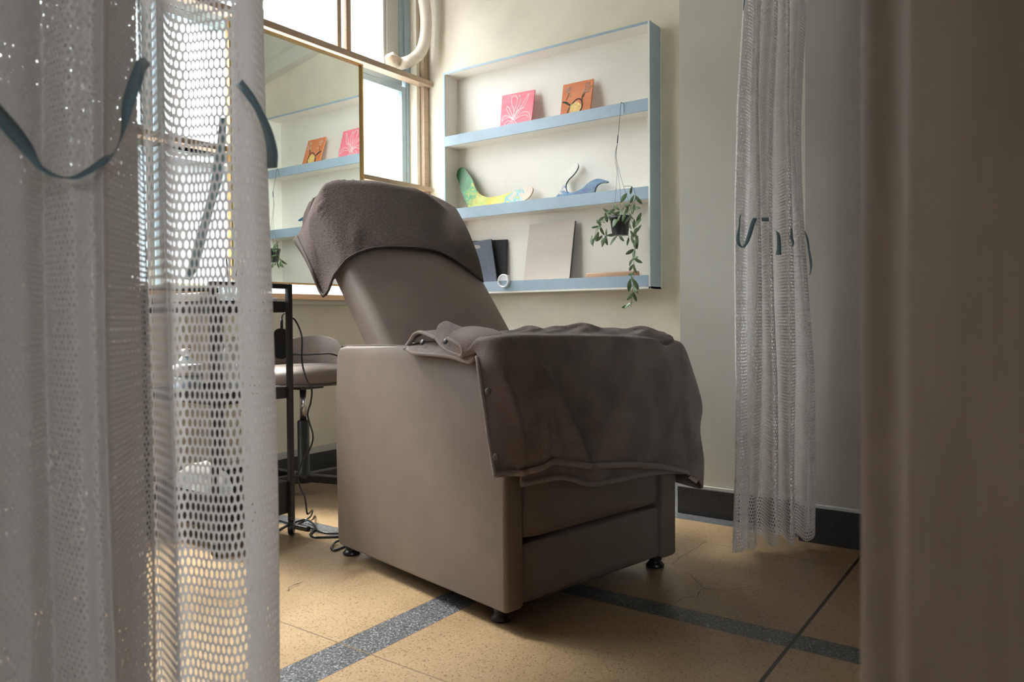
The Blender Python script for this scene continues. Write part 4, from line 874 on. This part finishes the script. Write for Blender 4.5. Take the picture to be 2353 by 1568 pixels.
# ------------------------------------------------------------------ mesh curtains
def resample(P, step):
    P = np.array(P, float); s = np.concatenate([[0], np.cumsum(np.linalg.norm(np.diff(P, axis=0), axis=1))]); n = int(s[-1]/step); q = np.linspace(0, s[-1], n+1)
    return np.stack([np.interp(q, s, P[:, k]) for k in range(P.shape[1])], axis=1)
def curtain_mesh(name, path, z0, z1, cwid, chgt, hole, parent, warp, hs=None):
    """path: dense XY polyline at half-cell spacing; real holes in a knitted net"""
    hw = cwid/2; Pd = resample(path, hw); ncol = len(Pd); nrow = int((z1-z0)/chgt)
    V = []; F = []
    i0 = np.arange(nrow); base = 0
    us, zs = [], []
    ks = np.arange(16)
    ang = np.radians([225, 270, 315, 0, 45, 90, 135, 180]); 
    ox = np.array([-1, 0, 1, 1, 1, 0, -1, -1], float); oz_ = np.array([-1, -1, -1, 0, 1, 1, 1, 0], float)
    ix, iz = hole[0]*np.cos(ang), hole[1]*np.sin(ang)
    ix *= np.where(np.abs(np.cos(ang)) > 0.9, 1, 1.0)
    cu, cz = [], []
    for r in range(nrow):
        c = np.arange(1+(r % 2), ncol-1, 2); cu.append(c); cz.append(np.full(len(c), z0+(r+0.5)*chgt))
    cu = np.concatenate(cu).astype(float); cz = np.concatenate(cz); n = len(cu)
    rs = np.random.RandomState(2); jx = rs.uniform(0.85, 1.1, n)
    hk = np.ones(n) if hs is None else np.interp(cu*hw, *hs)
    U = np.concatenate([cu[:, None]+ox[None]*1.0, cu[:, None]+ix[None]*2*(jx*hk)[:, None]], axis=1)      # in half cells
    Z = np.concatenate([cz[:, None]+oz_[None]*chgt/2, cz[:, None]+iz[None]*chgt*hk[:, None]], axis=1)
    idx = np.arange(ncol); Uf = np.clip(U, 0, ncol-1); X = np.interp(Uf, idx, Pd[:, 0]); Y = np.interp(Uf, idx, Pd[:, 1])
    X, Y = warp(X, Y, Z, Uf*hw)
    V = np.stack([X, Y, Z], axis=-1).reshape(-1, 3)
    k = np.arange(8); q = np.stack([k, (k+1) % 8, 8+(k+1) % 8, 8+k], axis=1)
    F = (np.arange(n)[:, None, None]*16+q[None]).reshape(-1, 4)
    me = bpy.data.meshes.new(name); me.vertices.add(len(V)); me.vertices.foreach_set('co', V.ravel().astype(np.float32))
    me.loops.add(F.size); me.loops.foreach_set('vertex_index', F.ravel().astype(np.int32)); me.polygons.add(len(F)); me.polygons.foreach_set('loop_start', (np.arange(len(F))*4).astype(np.int32))
    me.polygons.foreach_set('use_smooth', np.ones(len(F), bool)); me.update(calc_edges=True); me.validate()
    me.materials.append(M_knit); o = bpy.data.objects.new(name, me); COL.objects.link(o); o.parent = parent; return o
def ribbon(A, B, parent, off, n=6):
    A, B = crom(A, n), crom(B, n); G = np.stack([A, B]).transpose(1, 0, 2)-off
    o = grid_mesh('tie_ribbon', G, M_ribbon, parent); solid(o, 0.0008, 0); return o
def wpx(px, d): p = onD(px, 748, d); return p[:2]

NC = thing('mesh_curtain', 'pale open mesh curtain hanging close at left, threaded with ribbon', 'curtain', (*wpx(420, 0.85), 0.0))
off = np.array(NC.location)
def warp_near(X, Y, Z, s):
    k = 1+0.03*(0.72-Z)
    return X*k+0.003*np.sin(Z*5+X*60), Y*k+0.004*np.sin(Z*4+Y*40+1)
def npath(pp): return crom([wpx(*p) for p in pp], 10)-off[:2]
# gathered layers behind, the fine front layer, then the open stretched part at right
back_px = [(318, .935), (250, .905), (180, .885), (110, .88), (50, .845), (-20, .83), (-90, .79), (-140, .765), (-150, .745), (-110, .735), (-30, .765), (40, .785), (100, .82), (170, .825), (230, .855), (290, .885), (322, .895), (326, .875), (300, .845), (240, .81), (150, .775), (60, .74), (0, .725), (-70, .695), (-130, .65), (-150, .62)]
front_px = [(-150, .62), (-120, .60), (-60, .615), (0, .64), (60, .665), (105, .70), (118, .705), (130, .69), (180, .672), (225, .685), (243, .672), (255, .664), (268, .685), (300, .745), (322, .785), (334, .80), (338, .82)]
open_px = [(338, .82), (334, .85), (345, .895), (360, .90), (375, .875), (385, .852), (393, .855), (400, .89), (430, .905), (480, .895), (530, .89), (560, .90), (590, .915), (612, .94), (624, .965), (622, .99), (605, 1.005), (580, 1.0), (556, 1.0), (550, 1.02), (572, 1.04), (604, 1.045), (616, 1.06)]
def arcs(P): return np.concatenate([[0], np.cumsum(np.linalg.norm(np.diff(P, axis=0), axis=1))])
P_ = npath(back_px); curtain_mesh('net', P_, 0.02, 2.32, 0.0074, 0.0122, (0.22, 0.28), NC, warp_near)
P_ = npath(front_px); a_ = arcs(P_)[::10]
curtain_mesh('net', P_, 0.02, 2.32, 0.0072, 0.0056, (0.31, 0.42), NC, warp_near, ([0, a_[9], a_[10], a_[11]+0.004, a_[12], 9], [1, 1, 0.25, 0.25, 0.9, 0.9]))
P_ = npath(open_px); a_ = arcs(P_)[::10]
curtain_mesh('net', P_, 0.02, 2.32, 0.0070, 0.0112, (0.325, 0.455), NC, warp_near, ([0, a_[4], a_[5], a_[7], a_[8], a_[10], a_[12], a_[14], a_[18], 9], [0.85, 0.85, 0.5, 0.5, 1, 1, 0.72, 0.5, 0.6, 0.6]))
def e3(L_): return np.array([onD(*p) for p in L_])
ribbon(e3([(-90, 120, .585), (-40, 185, .60), (0, 240, .615), (40, 286, .63), (75, 335, .635), (97, 382, .64), (150, 407, .65), (192, 393, .655), (236, 362, .66), (262, 350, .67), (278, 308, .69), (281, 235, .70), (300, 172, .73), (316, 138, .76), (332, 131, .79)]),
       e3([(-90, 170, .575), (-40, 235, .59), (0, 292, .605), (45, 343, .62), (85, 386, .63), (116, 404, .632), (150, 409, .64), (186, 409, .645), (240, 378, .65), (260, 356, .665), (286, 302, .685), (309, 240, .70), (328, 187, .73), (336, 162, .76), (346, 150, .80)]), NC, off)
ribbon(e3([(538, 193, .90), (556, 212, .875), (590, 262, .87), (611, 330, .885), (614, 388, .90)]), e3([(556, 182, .90), (586, 222, .875), (620, 287, .865), (637, 345, .875), (637, 386, .89)]), NC, off)
ribbon(e3([(506, 270, 1.03), (488, 400, 1.05), (470, 480, 1.05), (440, 590, 1.05), (424, 642, 1.05)]), e3([(522, 270, 1.03), (512, 400, 1.04), (490, 482, 1.04), (462, 592, 1.04), (440, 645, 1.05)]), NC, off)

FC = thing('mesh_curtain', 'grey white mesh curtain gathered in folds by the pale pillar', 'curtain', (*wpx(1776, 2.25), 0.03))
off = np.array(FC.location)
fpx = [(1700, 2.20), (1688, 2.17), (1692, 2.15), (1712, 2.17), (1722, 2.24), (1716, 2.30), (1706, 2.27), (1726, 2.19), (1741, 2.18), (1748, 2.23), (1742, 2.29), (1752, 2.30), (1768, 2.22), (1782, 2.21), (1786, 2.26), (1779, 2.32), (1792, 2.31), (1812, 2.23), (1826, 2.225), (1829, 2.28), (1820, 2.34), (1834, 2.33), (1850, 2.255), (1864, 2.27), (1868, 2.32), (1856, 2.36), (1840, 2.34)]
path = crom([wpx(*p) for p in fpx], 10)-off[:2]
def warp_far(X, Y, Z, s):
    k = np.interp(Z, [0, 0.55, 0.9, 1.2, 2.3], [1.06, 1.0, 0.9, 0.82, 0.74])
    wob = 0.006*np.sin(Z*4+s*11)
    sx = np.interp(Z, [0, 0.5, 1.0, 1.3, 1.6], [-0.004, 0.0, -0.008, -0.010, 0.0])
    return X*k+rgt[0]*(wob+sx), Y*k+rgt[1]*(wob+sx)
cf = curtain_mesh('net', path, 0.012, 2.3, 0.0070, 0.0095, (0.25, 0.36), FC, warp_far)
cf.data.transform(Matrix.Translation((0, 0, 0)))
def rib2(a, b, d): ribbon(e3([(*p, d) for p in a]), e3([(*p, d) for p in b]), FC, off)
rib2([(1703, 493), (1698.5, 500), (1697, 520), (1692, 545), (1694, 562), (1705, 570)], [(1704, 493.5), (1701.5, 502), (1700.5, 522), (1699, 545), (1701, 560), (1706, 567)], 2.10)
rib2([(1730, 501), (1724, 515), (1717, 540), (1711, 558), (1704, 569)], [(1740, 502), (1735, 515), (1727, 540), (1721, 556), (1711, 570)], 2.09)
rib2([(1750, 500), (1758, 500), (1766.5, 500)], [(1750, 508.5), (1758, 509), (1767, 509)], 2.13)
rib2([(1776, 526), (1783, 532), (1785, 545), (1785, 570), (1782, 586)], [(1778, 527), (1790, 536), (1794, 552), (1795, 575), (1795, 586)], 2.16)
rib2([(1817, 524), (1816, 540), (1818, 553), (1821, 562), (1817, 567)], [(1820, 524), (1822, 545), (1825, 556), (1823, 565), (1818, 568)], 2.2)
rib2([(1847, 530), (1852, 545), (1856, 570), (1860, 600), (1862, 622), (1859, 632)], [(1850, 532), (1857, 547), (1861, 575), (1866, 600), (1865, 620), (1861, 632)], 2.22)
rib2([(1711, -10), (1708, 10), (1707.5, 24)], [(1714, -10), (1711, 10), (1709, 24)], 2.12)
# rail that carries both curtains
cr = tag(box('curtain_rail', -0.74, -0.70, -1.2, 2.42, 2.35, 2.385, M_card, None, 0.004), 'white ceiling rail carrying the mesh curtains', 'rail')

# ------------------------------------------------------------------ wooden partition at right
M_door = mat('weathered_wood', (0.22, 0.165, 0.125), 0.6, 0.0, 3.0, 0.1, 20, col2=(0.36, 0.30, 0.25), stretch=(6, 6, 0.7))
a_, b_, c_ = onD(1946, 748, 0.485)[:2], onD(2032, 748, 0.445)[:2], onD(2480, 748, 0.365)[:2]
c_ = b_+(c_-b_)/np.linalg.norm(c_-b_)*0.80  # unseen length added to keep fill light off chair front and floor
d_ = c_+(a_-b_)
bm = bmesh.new(); A_ = [bm.verts.new((p[0], p[1], 0.001)) for p in (a_, b_, c_, d_)]; B_ = [bm.verts.new((p[0], p[1], 2.05)) for p in (a_, b_, c_, d_)]
bm.faces.new(A_); bm.faces.new(B_)
for i in range(4): bm.faces.new((A_[i], A_[(i+1) % 4], B_[(i+1) % 4], B_[i]))
bmesh.ops.bevel(bm, geom=[e for e in bm.edges if abs(e.verts[0].co.z-e.verts[1].co.z) > 1], offset=0.016, segments=5, affect='EDGES')
pp = tag(sm(bmobj('wooden_partition', bm, M_door), 60), 'blurred grey brown wooden board filling the right edge', 'partition')
